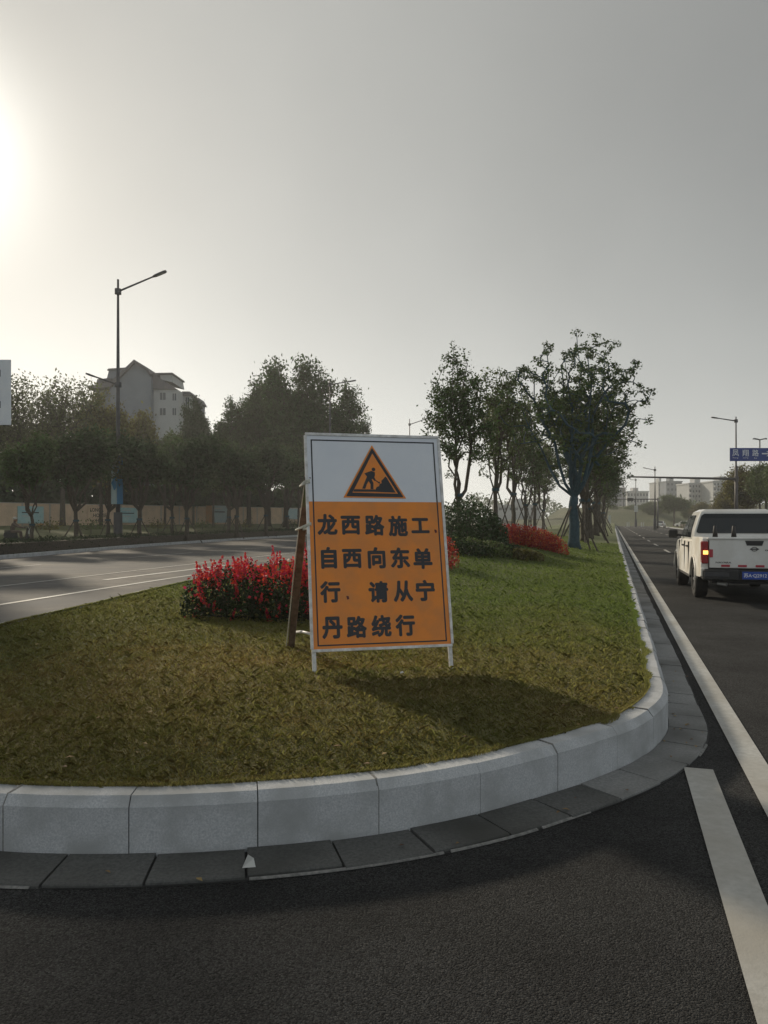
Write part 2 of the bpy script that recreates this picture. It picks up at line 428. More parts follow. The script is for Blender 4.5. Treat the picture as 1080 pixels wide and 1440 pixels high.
# ------------------------------------------------------------------ ground, island outline
OUT = [(.297*320+.43, 320), (.297*200+.43, 200), (.297*120+.43, 120), (.297*70+.43, 70), (.297*40+.43, 40), (.297*25+.43, 25),
       (.297*16+.43, 16), (.297*11+.43, 11), (.297*8+.43, 8), (2.34, 6.47), (2.07, 5.64), (1.66, 4.98), (1.24, 4.56), (.848, 4.26),
       (.42, 3.97), (-.11, 3.73), (-.67, 3.59), (-1.24, 3.53), (-1.78, 3.56), (-2.5, 3.74), (-3.3, 4.12), (-4.05, 4.85),
       (-4.62, 5.95), (-4.84, 7.4), (-4.80, 9.4), (-4.6, 11.5), (-4.42, 14), (-4.1, 17), (-3.3, 22), (-1.9, 28), (.2, 36), (4.2, 50),
       (12.5, 78), (25, 120), (48, 200), (84, 320)]
IS = Path(catmull(OUT, .12))
S_NOSE = IS.s[np.argmin(np.hypot(IS.p[:, 0] + 1.24, IS.p[:, 1] - 3.53))]
LK = Path(catmull([(-19, -30), (-18.4, -8), (-17.4, 10), (-15.3, 30.6), (-13.7, 48), (-8.6, 73), (1.0, 100), (14, 140), (34, 200), (74, 320)], 1.0))

ground = tag(mk('ground', [(-410, -50, -.06), (510, -50, -.06), (510, 630, -.06), (-410, 630, -.06)], [(0, 1, 2, 3)], M['verge']), kind='structure')
# asphalt: between the left kerb and the far side of the right-hand carriageway
def road_sheet():
    v, f = [], []
    ys = list(np.concatenate([np.arange(-30, 20, 2.5), np.arange(20, 100, 8), np.arange(100, 300, 25)]))
    lx = lambda y: np.interp(y, LK.p[:, 1], LK.p[:, 0])
    rx = lambda y: .297 * y + 12.0 if y > 6 else 60 - (y + 30) * .0
    for y in ys:
        a, b = lx(y), rx(y)
        for k in range(9): v.append((a + (b - a) * k / 8, y, 0))
    for i in range(len(ys) - 1):
        for k in range(8): f.append((i * 9 + k, i * 9 + k + 1, (i + 1) * 9 + k + 1, (i + 1) * 9 + k))
    return mk('road', v, f, M['asphalt'])
road = tag(road_sheet(), kind='structure')
# older, paler asphalt of the left carriageway
v, f = [], []
ys = list(np.arange(6.5, 40, 1.5)) + list(np.arange(40, 300, 10))
for y in ys:
    a = np.interp(y, LK.p[:, 1], LK.p[:, 0]); i0 = np.argmax(IS.s >= S_NOSE); seg = IS.p[i0:]
    b = np.interp(y, seg[:, 1], seg[:, 0]) - .3
    v += [(a + .01, y, .004), (b, y, .004)]
for i in range(len(ys) - 1): f.append((2 * i, 2 * i + 1, 2 * i + 3, 2 * i + 2))
tag(mk('left_carriageway', v, f, M['asphalt_far']), kind='structure')

# ---- median kerb: stones, mortar core and gutter slabs
KP = [(0.0, -.02), (0.0, .237), (.036, .281), (.15, .283), (.15, -.02)]
CORE = [(.006, -.03), (.006, .231), (.038, .274), (.145, .274), (.145, -.03)]
mbc = MB()
s_lo, s_hi = IS.s[np.argmax(IS.p[:, 1] <= 120)], IS.L - 60
def s_of_y(y, side):
    idx = np.argmin(np.abs(np.where((IS.s < S_NOSE) == (side == 'r'), IS.p[:, 1], 1e9) - y)); return IS.s[idx]
ra, rb = s_of_y(30, 'r'), s_of_y(30, 'l')
sweep(IS, ra, rb, CORE, int((rb - ra) / .15), mbc)
kerb = tag(mbc.build('median_kerb', M['joint']), kind='structure')
NST = 0.0
t = ra
while t < rb:
    L = .585 if abs(t - S_NOSE) < 5 else .75
    g = random.choice((.0015, .002, .0035))
    dz = random.uniform(-.005, .005); do = random.uniform(-.006, .006)
    prof = [(d + do, z + (dz if z > 0 else 0)) for d, z in KP]
    sweep(IS, t + g, t + L - g, prof, 3).build('kerb_stone', M['granite'], kerb)
    if random.random() < .4:      # a mortared joint, slightly proud
        sweep(IS, t - .006, t + .006, [(d - .0015 if i < 3 else d, z + (.002 if 2 <= i < 4 else 0)) for i, (d, z) in enumerate(KP)], 1).build('joint_mortar', M['mortar'], kerb)
    t += L
mbs = MB(); sweep(IS, 60, ra, KP, 200, mbs); sweep(IS, rb, IS.L - 60, KP, 200, mbs)
o = mbs.build('kerb_strip', M['granite'], kerb); o['kind'] = 'stuff'

gut = MB(); sweep(IS, ra, rb, [(-.285, .0), (-.285, .005), (.0, .006), (.0, .0)], int((rb - ra) / .2), gut)
gutter = tag(gut.build('gutter', M['joint']), kind='structure')
t = ra + .2
while t < s_of_y(12, 'l'):
    L = .40 if abs(t - S_NOSE) < 6 else .5
    a, b, c, d = (random.uniform(-.004, .004) for _ in range(4))
    r = random.uniform(.265, .285)
    prof = [(-r, .0), (-r, .014 + a), (-r + .006, .019 + a), (-.008, .026 + b), (-.003, .0)]
    sweep(IS, t + .006, t + L - .006, prof, 2).build('gutter_slab', M['slab_dark' if random.random() < np.clip((4.9 - IS.at(t)[1]) * 1.1, 0, .95) else 'slab'], gutter)
    t += L
# cement smear along the outer edge of the gutter, broken
mbm = MB(); t = s_of_y(6, 'r')
while t < s_of_y(6, 'l'):
    L = random.uniform(.15, .9)
    if random.random() < .4:
        w = random.uniform(.005, .014)
        sweep(IS, t, t + L, [(-.283 - w, .004), (-.283 - w * .6, .009), (-.277, .013), (-.277, .004)], max(2, int(L / .08)), mbm)
    t += L + random.uniform(0, .12)
o = mbm.build('mortar_smear', M['mortar'], gutter)
mbs = MB(); sweep(IS, 60, ra, [(-.28, .0), (-.28, .016), (0, .024), (0, .0)], 200, mbs)
o = mbs.build('gutter_strip', M['slab'], gutter); o['kind'] = 'stuff'

# ---- lawn
def sm(x): x = np.clip(x, 0, 1); return x * x * (3 - 2 * x)
SEG_A, SEG_B = IS.p[::3][:-1], IS.p[::3][1:]
_keep = SEG_A[:, 1] < 120
SEG_A, SEG_B = SEG_A[_keep], SEG_B[_keep]
def edge_dist(x, y):
    out = np.full(x.shape, 1e9)
    for a, b in zip(SEG_A, SEG_B):
        ab = b - a; t = np.clip(((x - a[0]) * ab[0] + (y - a[1]) * ab[1]) / (ab @ ab), 0, 1)
        out = np.minimum(out, np.hypot(x - a[0] - t * ab[0], y - a[1] - t * ab[1]))
    return out
def H(x, y):
    x = np.asarray(x, float); y = np.asarray(y, float)
    d = edge_dist(x, y)
    h = .262 + .045 * sm(d / .9) + .66 * sm((d - .8) / 3.8) * sm((y - 9) / 19) - .25 * sm((y - 40) / 40) * sm((d - .8) / 3.8)
    return h + .012 * np.sin(x * 2.3 + y) * np.sin(y * 1.7 - x) * sm(d)
def Hz(x, y): return float(H(np.array([x]), np.array([y]))[0])
inn = np.array([IS.off(s, .13) for s in IS.s[::2]])
i0 = np.argmin(inn[:, 1])
rc, lc = inn[:i0 + 1][::-1], inn[i0:]
ymin = inn[i0, 1]
ys = np.concatenate([ymin + .001 + np.linspace(0, 1, 14) ** 2 * .9, np.arange(ymin + 1.0, 16, .22), np.arange(16, 45, .8), np.arange(45, 300, 6)])
NX = 34
gx, gy = [], []
for y in ys:
    a, b = np.interp(y, lc[:, 1], lc[:, 0]), np.interp(y, rc[:, 1], rc[:, 0])
    gx.append(np.linspace(a, b, NX)); gy.append(np.full(NX, y))
gx, gy = np.array(gx), np.array(gy)
gz = H(gx, gy)
vv = np.stack([gx.ravel(), gy.ravel(), gz.ravel()], 1)
ff = [(i * NX + k, i * NX + k + 1, (i + 1) * NX + k + 1, (i + 1) * NX + k) for i in range(len(ys) - 1) for k in range(NX - 1)]
lawn = tag(mk('lawn', vv, ff, M['soil'], None, True), kind='structure')
# grass blades: finer and denser close by
rng = np.random.default_rng(3)
NB = 520000
u = rng.random(NB); y0_, y1_ = 3.62, 42.0
Y = 1 / (1 / y0_ - u * (1 / y0_ - 1 / y1_))
xa, xb = np.interp(Y, lc[:, 1], lc[:, 0]) + .01, np.interp(Y, rc[:, 1], rc[:, 0]) - .01
keep0 = rng.random(NB) < np.clip((xb - xa) / 8.0, .0, 1)
Y, xa, xb = Y[keep0], xa[keep0], xb[keep0]
X = xa + (xb - xa) * rng.random(len(Y))
# crowd the blades into tussocks
nc = len(X) // 9; ci = rng.integers(0, nc, len(X)); cl = rng.random(len(X)) < .6
order_ = np.argsort(Y); X, Y = X[order_], Y[order_]
near = np.clip(np.arange(len(X)) // 9 * 9 + 4, 0, len(X) - 1)
sp_ = .022 * np.clip(Y / 5, .7, 5)
X = np.where(cl & (np.abs(X[near] - X) < .5), X[near] + rng.normal(size=len(X)) * sp_, X); Y = np.where(cl, Y[near] + rng.normal(size=len(Y)) * sp_, Y)
xa, xb = np.interp(Y, lc[:, 1], lc[:, 0]) - .005, np.interp(Y, rc[:, 1], rc[:, 0]) + .005
ok = (X > xa) & (X < xb) & (Y > ymin); X, Y = X[ok], Y[ok]
Z = H(X, Y) - .004
n = len(X); k = np.clip(Y / 5, .8, 6)
hh = (.010 + .016 * rng.random(n) ** 1.5 + np.where(rng.random(n) < .03, .03, 0)) * np.sqrt(k)
ww = rng.uniform(.0007, .0016, n) * k
an = rng.random(n) * 2 * np.pi; le = rng.uniform(.2, 1.5, n)
dx, dy = np.cos(an), np.sin(an)
side = np.stack([-dy, dx, np.zeros(n)], 1) * ww[:, None]
base = np.stack([X, Y, Z], 1)
mid = base + np.stack([dx * hh * le * .35, dy * hh * le * .35, hh * .65], 1)
tip = base + np.stack([dx * hh * le, dy * hh * le, hh * rng.uniform(.6, 1.05, n)], 1)
V = np.stack([base - side, base + side, mid + side * .8, tip, mid - side * .8], 1)
tag(mk_np('grass', V, 5, M['grass']), 'short green and brown turf covering the median island', 'grass', kind='stuff')

# turf creeping over the inner edge of the kerb, in patches, and fallen leaves
ne = 60000; te = rng.uniform(ra, rb, ne); pat = np.sin(te * 1.7) + np.sin(te * 4.3 + 1) + .8 * np.sin(te * 11.0 + 2)
yy_ = np.interp(te, IS.s, IS.p[:, 1]); reach = np.clip(.012 + .022 * pat, 0, .075) * np.where(te < S_NOSE - 3, 1.3, .45)
dd = .15 - rng.random(ne) * reach; PP = np.array([IS.off(a, b) for a, b in zip(te, dd)])
wid = .0013 * np.clip(yy_ / 5, .7, 4)[:, None]; a_ = rng.random(ne) * 6.283
b0 = np.stack([PP[:, 0], PP[:, 1], np.full(ne, .27)], 1); sd_ = np.stack([-np.sin(a_), np.cos(a_), 0 * a_], 1) * wid
L_e = rng.uniform(.015, .04, ne); tp = b0 + np.stack([np.cos(a_) * L_e * .7, np.sin(a_) * L_e * .7, L_e * .8 + .01], 1)
md_ = (b0 + tp) / 2 + np.array([0, 0, .006])
tag(mk_np('edge_grass', np.stack([b0 - sd_, b0 + sd_, md_ + sd_, tp, md_ - sd_], 1), 5, M['grass']), 'ragged turf creeping over the inner edge of the kerb', 'grass', kind='stuff')
def fallen(n, xy, zf):
    c = np.stack([xy[:, 0], xy[:, 1], zf], 1); q = []
    for p in c:
        a = rng.random() * 6.28; w = rng.uniform(.006, .014); l = w * rng.uniform(1.2, 2.2); ux, uy = math.cos(a), math.sin(a)
        q.append([p + [-ux * l, -uy * l, 0], p + [uy * w, -ux * w, .006], p + [ux * l, uy * l, .004], p + [-uy * w, ux * w, .008]])
    return np.array(q)
Yf = rng.uniform(3.9, 14, 260); Xf = np.interp(Yf, lc[:, 1], lc[:, 0]) + rng.random(260) * (np.interp(Yf, rc[:, 1], rc[:, 0]) - np.interp(Yf, lc[:, 1], lc[:, 0]))
tf = rng.uniform(s_of_y(9, 'r'), s_of_y(6, 'l'), 45); Pf = np.array([IS.off(a, -abs(b)) for a, b in zip(tf, rng.gamma(1.3, .1, 45) + .01)])
Q = np.concatenate([fallen(260, np.stack([Xf, Yf], 1), H(Xf, Yf) + .022), fallen(45, Pf, np.full(45, .027))])
tag(mk_np('fallen_leaves', Q, 4, M['dryleaf']), 'small dry leaves scattered on the turf and in the gutter', 'fallen leaves', kind='stuff')
# ---- painted lines
def line_poly(name, pts, w, m, z=.009):
    pts = [np.array(p, float) for p in pts]; v, f = [], []
    for i, p in enumerate(pts):
        d = pts[min(i + 1, len(pts) - 1)] - pts[max(i - 1, 0)]; d /= np.linalg.norm(d); nn = np.array([d[1], -d[0]]) * w / 2
        # slightly ragged edges
        v += [(*(p - nn), z), (*(p + nn), z)]
    f = [(2 * i, 2 * i + 1, 2 * i + 3, 2 * i + 2) for i in range(len(pts) - 1)]
    return tag(mk(name, v, f, m), kind='structure')
rl = lambda c, y: (.297 * y + c, y)
line_poly('edge_line', [rl(.89, y) for y in np.arange(2.2, 6, .5)] + [rl(.89, y) for y in range(6, 240, 6)], .165, M['paint'])
line_poly('lane_line', [rl(.53, y) for y in np.arange(-1.2, 4.9, .5)] , .17, M['paint'])
for c in (2.72, 5.85, 9.0):
    y = 17.0 if c < 3 else 12
    while y < 200:
        if not (c < 3 and 12 < y < 28): line_poly('lane_dash', [rl(c, y), rl(c, y + 4)], .13, M['paint_old'])
        y += 10
line_poly('left_edge_line', [(-8.6, 6), (-7.9, 10), (-7.03, 14.1), (-6.3, 17.8), (-5.55, 21.3), (-4.3, 26), (-2.6, 32), (2.0, 46), (12, 80), (40, 175)], .14, M['paint'], .012)
line_poly('left_lane_line', [(-11.5, 8), (-10.3, 13), (-9.0, 18.1), (-6.96, 26.7), (-3.5, 40), (6, 74)], .12, M['paint_old'], .012)
line_poly('left_dash', [(-7.25, 20), (-6.7, 22), (-6.1, 24.2), (-5.4, 26.6)], .2, M['paint'], .012)
for a, b in (((-13.0, 22), (-12.0, 27)), ((-10.6, 32), (-9.2, 37)), ((-7.6, 42), (-6.0, 47)), ((-14.6, 13), (-13.8, 17))):
    line_poly('left_lane_dash', [a, b], .14, M['paint_old'], .012)

# ---- left verge: kerb, hedge bed, pavement, rising grass up to the wall
WALL = Path(catmull([(-52, 36), (-43, 50), (-33.8, 68), (-24, 88), (-14, 108), (2, 142)], 1.0))
def vz(t): return .15 + .95 * sm((t - .32) / .68)
v, f = [], []
T = [0, .02, .12, .3, .34, .46, .6, .75, .9, 1.0, 1.5, 3.0]
NS = 60
for i in range(NS + 1):
    s = i / NS
    a = LK.off(LK.s[np.argmin(np.abs(LK.p[:, 1] - (-25 + s * 175)))], -.12)
    b = WALL.at(s * WALL.L)
    if a[1] > 142: b = b + (a - b) * .2
    for tt in T:
        p = a + (b - a) * tt; v.append((p[0], p[1], float(vz(min(tt, 1))) - .01 + (.0 if tt <= 1 else (tt - 1) * .6)))
for i in range(NS):
    for k in range(len(T) - 1): f.append((i * len(T) + k, i * len(T) + k + 1, (i + 1) * len(T) + k + 1, (i + 1) * len(T) + k))
tag(mk('verge', v, f, M['verge']), kind='structure')
def verge_pt(y_kerb, d):
    t = LK.s[np.argmin(np.abs(LK.p[:, 1] - y_kerb))]; return LK.off(t, -d), t
mb = MB(); sweep(LK, 20, 175, [(.0, 0), (-.0, .13), (-.11, .13), (-.11, 0)], 150, mb)
rk = tag(mb.build('roadside_kerb', M['joint']), kind='structure')
t = 48.0
while t < 130:
    sweep(LK, t + .01, t + .99, [(.008, .0), (.008, .15), (-.01, .165), (-.13, .165), (-.13, 0)], 1).build('kerb_stone', M['granite'], rk)
    t += 1.0
mb = MB(); sweep(LK, 20, 165, [(-4.2, .1), (-4.2, .19), (-7.4, .21), (-7.4, .1)], 100, mb)
tag(mb.build('pavement', M['pave']), kind='structure')

# ------------------------------------------------------------------ foliage tools
def leaf_quads(cen, size, rng, flat=0.0, aspect=.5):
    n = len(cen)
    a = rng.normal(size=(n, 3)); a[:, 2] *= (1 - flat); a /= np.linalg.norm(a, axis=1)[:, None]
    b = rng.normal(size=(n, 3)); b -= (b * a).sum(1)[:, None] * a; b /= np.linalg.norm(b, axis=1)[:, None]
    s = (size * rng.uniform(.6, 1.3, n))[:, None]
    c = np.cross(a, b) * s * .12
    return np.stack([cen - a * s * .5, cen + b * s * aspect * .5 + c, cen + a * s * .5, cen - b * s * aspect * .5 + c], 1)

def skeleton(rng, trunk, attr, r_tip=.012, rmax=.2, up=.35, extra=()):
    """trunk: list of (x,y,z); attr: (N,3). Returns edges (p0,p1,r0,r1)"""
    N = [np.array(p, float) for p in trunk]; par = [-1] + list(range(len(trunk) - 1))
    nt = len(trunk)
    for p_, q_ in extra: N.append(np.array(p_)); par.append(q_)
    top = N[nt - 1]; low = N[nt - 1][2] if extra else N[max(0, nt - 4)][2]
    order = np.argsort(np.linalg.norm(attr - top, axis=1))
    for i in order:
        a = attr[i]; A = np.array(N)
        d = np.linalg.norm(A - a, axis=1)
        cost = d + up * 3 * np.maximum(0, A[:, 2] - a[2] + .25 * d) + np.where(A[:, 2] < low, 50, 0)
        j = int(np.argmin(cost)); p = N[j]
        pd = (p - N[par[j]]) if par[j] >= 0 else np.array([0, 0, 1.]); pd = pd / (np.linalg.norm(pd) + 1e-6)
        L = d[j]; c = p + pd * L * .35 + np.array([0, 0, .12 * L])
        steps = max(1, min(4, int(L / .45) + 1)); prev = j
        for k in range(1, steps + 1):
            t = k / steps; q = (1 - t) ** 2 * p + 2 * t * (1 - t) * c + t * t * a
            if k < steps: q = q + rng.normal(size=3) * .03 * L
            N.append(q); par.append(prev); prev = len(N) - 1
    cnt = np.zeros(len(N)); child = np.zeros(len(N), bool)
    for i in range(len(N) - 1, 0, -1):
        if not child[i]: cnt[i] += 1
        cnt[par[i]] += cnt[i]; child[par[i]] = True
    rad = np.minimum(r_tip * cnt ** .5, rmax)
    return np.array(N), np.array(par), rad
def tubes_np(N, par, rad, sel, k=5):
    out = []
    for i in sel:
        j = par[i]
        if j < 0: continue
        p, q = N[j], N[i]; d = q - p; L = np.linalg.norm(d)
        if L < 1e-5: continue
        d = d / L; r = np.cross(d, [0, 0, 1.]) if abs(d[2]) < .95 else np.cross(d, [1., 0, 0]); r /= np.linalg.norm(r); u = np.cross(r, d)
        rj = min(rad[j], rad[i] * 1.35)
        kk = k if rad[i] > .03 else 3
        ang = np.arange(kk) * 2 * np.pi / kk
        ring = np.cos(ang)[:, None] * r + np.sin(ang)[:, None] * u
        A, B = p + ring * rj, q + d * rad[i] * .3 + ring * rad[i]
        for m in range(kk): out.append((A[m], A[(m + 1) % kk], B[(m + 1) % kk], B[m]))
    return np.array(out)

def make_tree(name, seed, height, crown_z, rx, rz_, nattr, tuft_r, per, lsize, lm, trunk_r=.14, bark='bark', lobes=0, fan=False,
              r_tip=.012, trunk_wob=.12, shell=.35, tips=True, limb_mat=None, ry=None, lean=0.0, limbs=0, forkz=None, spread=1.0):
    """tree with its own trunk, limbs and crown; origin at the foot"""
    rng = np.random.default_rng(seed); ry = ry or rx
    cz = crown_z + rz_
    if lobes:
        A = []
        for q in range(lobes):
            a = rng.random() * 6.283; rr = rng.random() ** .5 * .62
            c = np.array([math.cos(a) * rr * rx, math.sin(a) * rr * ry, cz + rng.uniform(-.65, .55) * rz_ * (1.15 - rr)])
            s = np.array([rx, ry, rz_ * .9]) * rng.uniform(.3, .46)
            g = rng.normal(size=(nattr // lobes, 3)); g /= np.linalg.norm(g, axis=1)[:, None]
            A.append(c + g * s * rng.uniform(.45, 1.0, (len(g), 1)))
        A = np.concatenate(A)
    else:
        g = rng.normal(size=(nattr, 3)); g /= np.linalg.norm(g, axis=1)[:, None]
        A = g * (rng.uniform(shell, 1, (nattr, 1))) * np.array([rx, ry, rz_]) + np.array([0, 0, cz])
    if fan:   # vase shape: drop what hangs below the cone
        hd = np.hypot(A[:, 0], A[:, 1]); A = A[A[:, 2] > crown_z + hd * fan]
    A[:, 0] += lean * (A[:, 2] - crown_z * .5)
    fz = forkz or crown_z * .85
    nst = 6
    trunk = [(lean * fz * i / nst * .4 + math.sin(i * 1.3 + seed) * trunk_wob * .3 * i / nst, math.cos(i * 1.7 + seed) * trunk_wob * .3 * i / nst, fz * i / nst) for i in range(nst + 1)]
    if limbs: pass
    else:
     for i in range(1, 4): trunk.append((trunk[nst][0] + rng.normal() * .05, trunk[nst][1] + rng.normal() * .05, fz + (cz - fz) * i / 4))
    extra = []
    for q in range(limbs):      # main limbs fanning out of the fork
        a = q * 6.283 / limbs + rng.uniform(-.35, .35); out = (.25 if q % 3 == 2 else rng.uniform(.6, 1.0)) * spread
        e_ = np.array([math.cos(a) * rx * out * .8, math.sin(a) * ry * out * .8, cz + rz_ * (.75 - .55 * min(out, 1))]); b_ = np.array(trunk[nst]); prev = nst
        for k in range(1, 7):
            t = k / 6; pnt = b_ + (e_ - b_) * np.array([t ** .85, t ** .85, t ** 1.12]) + rng.normal(size=3) * .045 * np.linalg.norm(e_ - b_) * .5
            extra.append((pnt, prev)); prev = nst + len(extra)
    N, par, rad = skeleton(rng, trunk, A, r_tip, trunk_r, extra=extra)
    for i in range(nst + 1): rad[i] = trunk_r * (1.25 - .35 * i / nst) + (.06 * trunk_r / .14 if i == 0 else 0)
    e = empty(name)
    mt = MB(); mt.tube([N[i] for i in range(nst + 1)], [rad[i] for i in range(nst + 1)], 9); mt.build('trunk', M[bark], e, True)
    mk_np('limbs', tubes_np(N, par, rad, range(nst + 1, len(N)), 6), 4, M[limb_mat or bark], e)
    C = np.repeat(A, per, axis=0); C = C + rng.normal(size=C.shape) * tuft_r * np.array([1, 1, .75])
    mk_np('crown', leaf_quads(C, lsize, rng, .2), 4, M[lm], e)
    return e
def stakes(e, h, r, n=3, a0=.4, w=.03):
    for k in range(n):
        a = a0 + k * 2 * math.pi / n
        MB().tube([(math.cos(a) * r, math.sin(a) * r, -.1), (math.cos(a) * .08, math.sin(a) * .08, h)], w, 6).build('support_pole', M['stake'], e)
    MB().tube([(.0, .0, h - .08), (.0, .0, h + .04)], .17, 10).build('binding', M['wrap'], e)

def top_of(e):
    c = [o for o in e.children if o.name.startswith('crown')][0]
    co = np.zeros(len(c.data.vertices) * 3, np.float32); c.data.vertices.foreach_get('co', co)
    return float(np.percentile(co[2::3], 99.3))
def place(e, loc, s=1.0, rz=0.0, label=None, cat='tree', group=None, sz=None):
    e.location = loc; e.scale = (s, s, sz or s); e.rotation_euler = (0, 0, rz)
    tag(e, label, cat, group); return e

# ------------------------------------------------------------------ trees on the island
x, y = at(807, 732, 31)[:2]
t1 = make_tree('median_tree', 11, 9.1, 2.7, 3.15, 3.0, 360, .10, 36, .13, 'leaf', .19, 'wrap', fan=.42, r_tip=.017, limbs=9, forkz=2.1, limb_mat='wrap', shell=.25)
place(t1, (x, y, Hz(x, y) - .05), 1, .5, 'large spreading tree with blue green wrapped trunk beside the right-hand road', 'tree')
stakes(t1, 1.9, 1.15, 4, .2, .035)
med = make_tree('median_tree', 21, 8, 1.7, 1.85, 3.2, 270, .14, 30, .14, 'leaf', .11, 'bark', lobes=16, r_tip=.013, limbs=6, spread=.7)
stakes(med, 1.7, .9, 3, .9, .03)
med2 = make_tree('median_tree', 33, 7, 1.8, 1.7, 2.7, 220, .14, 24, .135, 'leaf2', .10, 'bark', lobes=14, r_tip=.013, limbs=5, spread=.7)
stakes(med2, 1.7, .9, 3, .3, .03)
NAT = (top_of(med), top_of(med2))
rowA = [(645, 28, 498, 'slim two-tiered tree rising behind the dark shrub right of the sign', 0, .95),
        (697, 36, 528, 'second tree of the left median row, standing left of the red hedge', 1, .85),
        (722, 47, 560, 'third tree of the left median row, behind the red hedge', 1, .9),
        (739, 58, 590, 'fourth tree of the left median row, small in the distance', 0, .9),
        (752, 70, 612, 'fifth tree of the left median row, close to the wrapped trunk', 1, .95),
        (764, 84, 625, 'sixth and farthest tree of the left median row', 0, 1.0)]
for i, (px, yy, top, lb, kind, sw) in enumerate(rowA):
    src = (med, med2)[kind]; first = (i == 0 and kind == 0) or (i == 1 and kind == 1)
    e = src if first else copy_tree(src)
    xx = (px - 540) / F * yy; z0 = Hz(xx, yy) - .05; ht = at(px, top, yy)[2] - z0; nat = NAT[kind]
    place(e, (xx, yy, z0), ht / nat * sw, i * 1.9 + .4, lb, 'tree', 'trees planted in rows on the median', ht / nat)
rowB = [(822, 40, 545, 'tree standing directly behind the large wrapped tree', 1), (829, 49, 570, 'third tree of the right median row with leaning support poles', 0),
        (838, 60, 585, 'fourth tree of the right median row, its thin crown reaching over the kerb', 1), (843, 76, 628, 'fifth tree of the right median row in the haze', 0),
        (848, 96, 655, 'sixth tree of the right median row, half lost in haze', 1), (851, 122, 676, 'farthest tree of the right median row', 0)]
for i, (px, yy, top, lb, kind) in enumerate(rowB):
    e = copy_tree((med, med2)[kind]); xx = (px - 540) / F * yy; z0 = Hz(xx, yy) - .1; ht = at(px, top, yy)[2] - z0; nat = NAT[kind]
    place(e, (xx, yy, z0), ht / nat * 1.25, i * 2.3, lb, 'tree', 'trees planted in rows on the median', ht / nat)

# ------------------------------------------------------------------ shrubs and flowers on the island
def blob_pts(rng, n, pts, rad, hgt, low=.1):
    """points on and inside a lumpy mass following centres pts with radii rad"""
    pts = np.array(pts, float); i = rng.integers(0, len(pts), n)
    g = rng.normal(size=(n, 3)); g /= np.linalg.norm(g, axis=1)[:, None]; g[:, 2] = np.abs(g[:, 2])
    k = rng.uniform(.55, 1.0, (n, 1)) ** .5
    r = np.array(rad)[i][:, None]
    h = np.array(hgt)[i]
    x = pts[i, 0] + (g * k)[:, 0] * r[:, 0]; y = pts[i, 1] + (g * k)[:, 1] * r[:, 0]
    base = H(x, y); z = base + low + (g * k)[:, 2] * (h - low)
    # sides reach the ground
    s = rng.random(n) < .45; z = np.where(s, base + rng.random(n) * (z - base), z)
    return np.stack([x, y, z], 1)
def shrub(name, label, cat, pts, rad, hgt, n, ls, lm, group=None, stems=12, seed=1):
    rng = np.random.default_rng(seed); C = blob_pts(rng, n, pts, rad, hgt)
    x0, y0 = np.mean(np.array(pts), 0); z0 = Hz(x0, y0); off = np.array([x0, y0, z0])
    e = empty(name, (x0, y0, z0))
    mk_np('foliage', leaf_quads(C - off, ls, rng), 4, M[lm], e)
    mb = MB()
    mb.tube([(pts[0][0] - x0, pts[0][1] - y0, .02)] + [(a_ - x0, b_ - y0, .03) for a_, b_ in pts[1:]], .012, 4)
    for q in range(stems):
        px_, py_ = pts[q % len(pts)]; a = rng.random() * 6.28; rr = rad[q % len(pts)] * .7 * rng.random()
        b0 = Vector((px_ - x0, py_ - y0, Hz(px_, py_) - z0 - .03))
        mb.tube([b0, b0 + Vector((math.cos(a) * rr, math.sin(a) * rr, hgt[q % len(pts)] * .8))], [.018, .006], 4)
    mb.build('stems', M['bark'], e)
    return tag(e, label, cat, group)
# red flowering bed behind the sign
fpts = [(-2.35, 10.0), (-2.0, 9.75), (-1.65, 9.7), (-1.3, 9.65), (-.95, 9.7), (-.6, 9.9), (-1.9, 10.4), (-1.4, 10.4), (-.9, 10.5), (-.3, 10.4)]
frad = [.3, .4, .4, .42, .45, .45, .4, .45, .5, .5]
fh = [.55, .66, .62, .6, .68, .8, .7, .72, .8, .85]
fb = shrub('flowering_shrub', 'low spreading bush covered in red flower spikes, left of the orange sign', 'flowering shrub', fpts, frad, fh, 9000, .055, 'shrub', seed=5, stems=40)
rng = np.random.default_rng(8)
def spike_mesh(seed):
    r = np.random.default_rng(seed); n = 46
    t = r.random(n); a = r.random(n) * 6.28
    C = np.stack([np.cos(a) * .028 * (1.1 - t), np.sin(a) * .028 * (1.1 - t), .02 + t * .2], 1)
    o = mk_np('flower_spike', leaf_quads(C, .034, r, 0, .7), 4, M['petal'])
    me = o.data; bpy.data.objects.remove(o); return me
spikes = [spike_mesh(i) for i in range(5)]
C = blob_pts(rng, 1500, fpts, frad, fh)
C[:, 2] += 0
hb = C[:, 2] - H(C[:, 0], C[:, 1])
keep = (hb > .42) | (rng.random(len(C)) < .12)
C = C[keep][:295]
B_ = blob_pts(rng, 4200, fpts, frad, [h * 1.12 for h in fh]); hb = B_[:, 2] - H(B_[:, 0], B_[:, 1])
B_ = B_[(hb > .30 + .25 * rng.random(len(B_))) | (rng.random(len(B_)) < .06)]
B_ = B_[np.sin(B_[:, 0] * 7 + 2 * np.sin(B_[:, 1] * 5)) + .7 * rng.normal(size=len(B_)) > -.55]
o = mk_np('blossoms', leaf_quads(B_ - np.array(fb.location), .045, rng, 0, .8), 4, M['petal'], fb); o['kind'] = 'stuff'
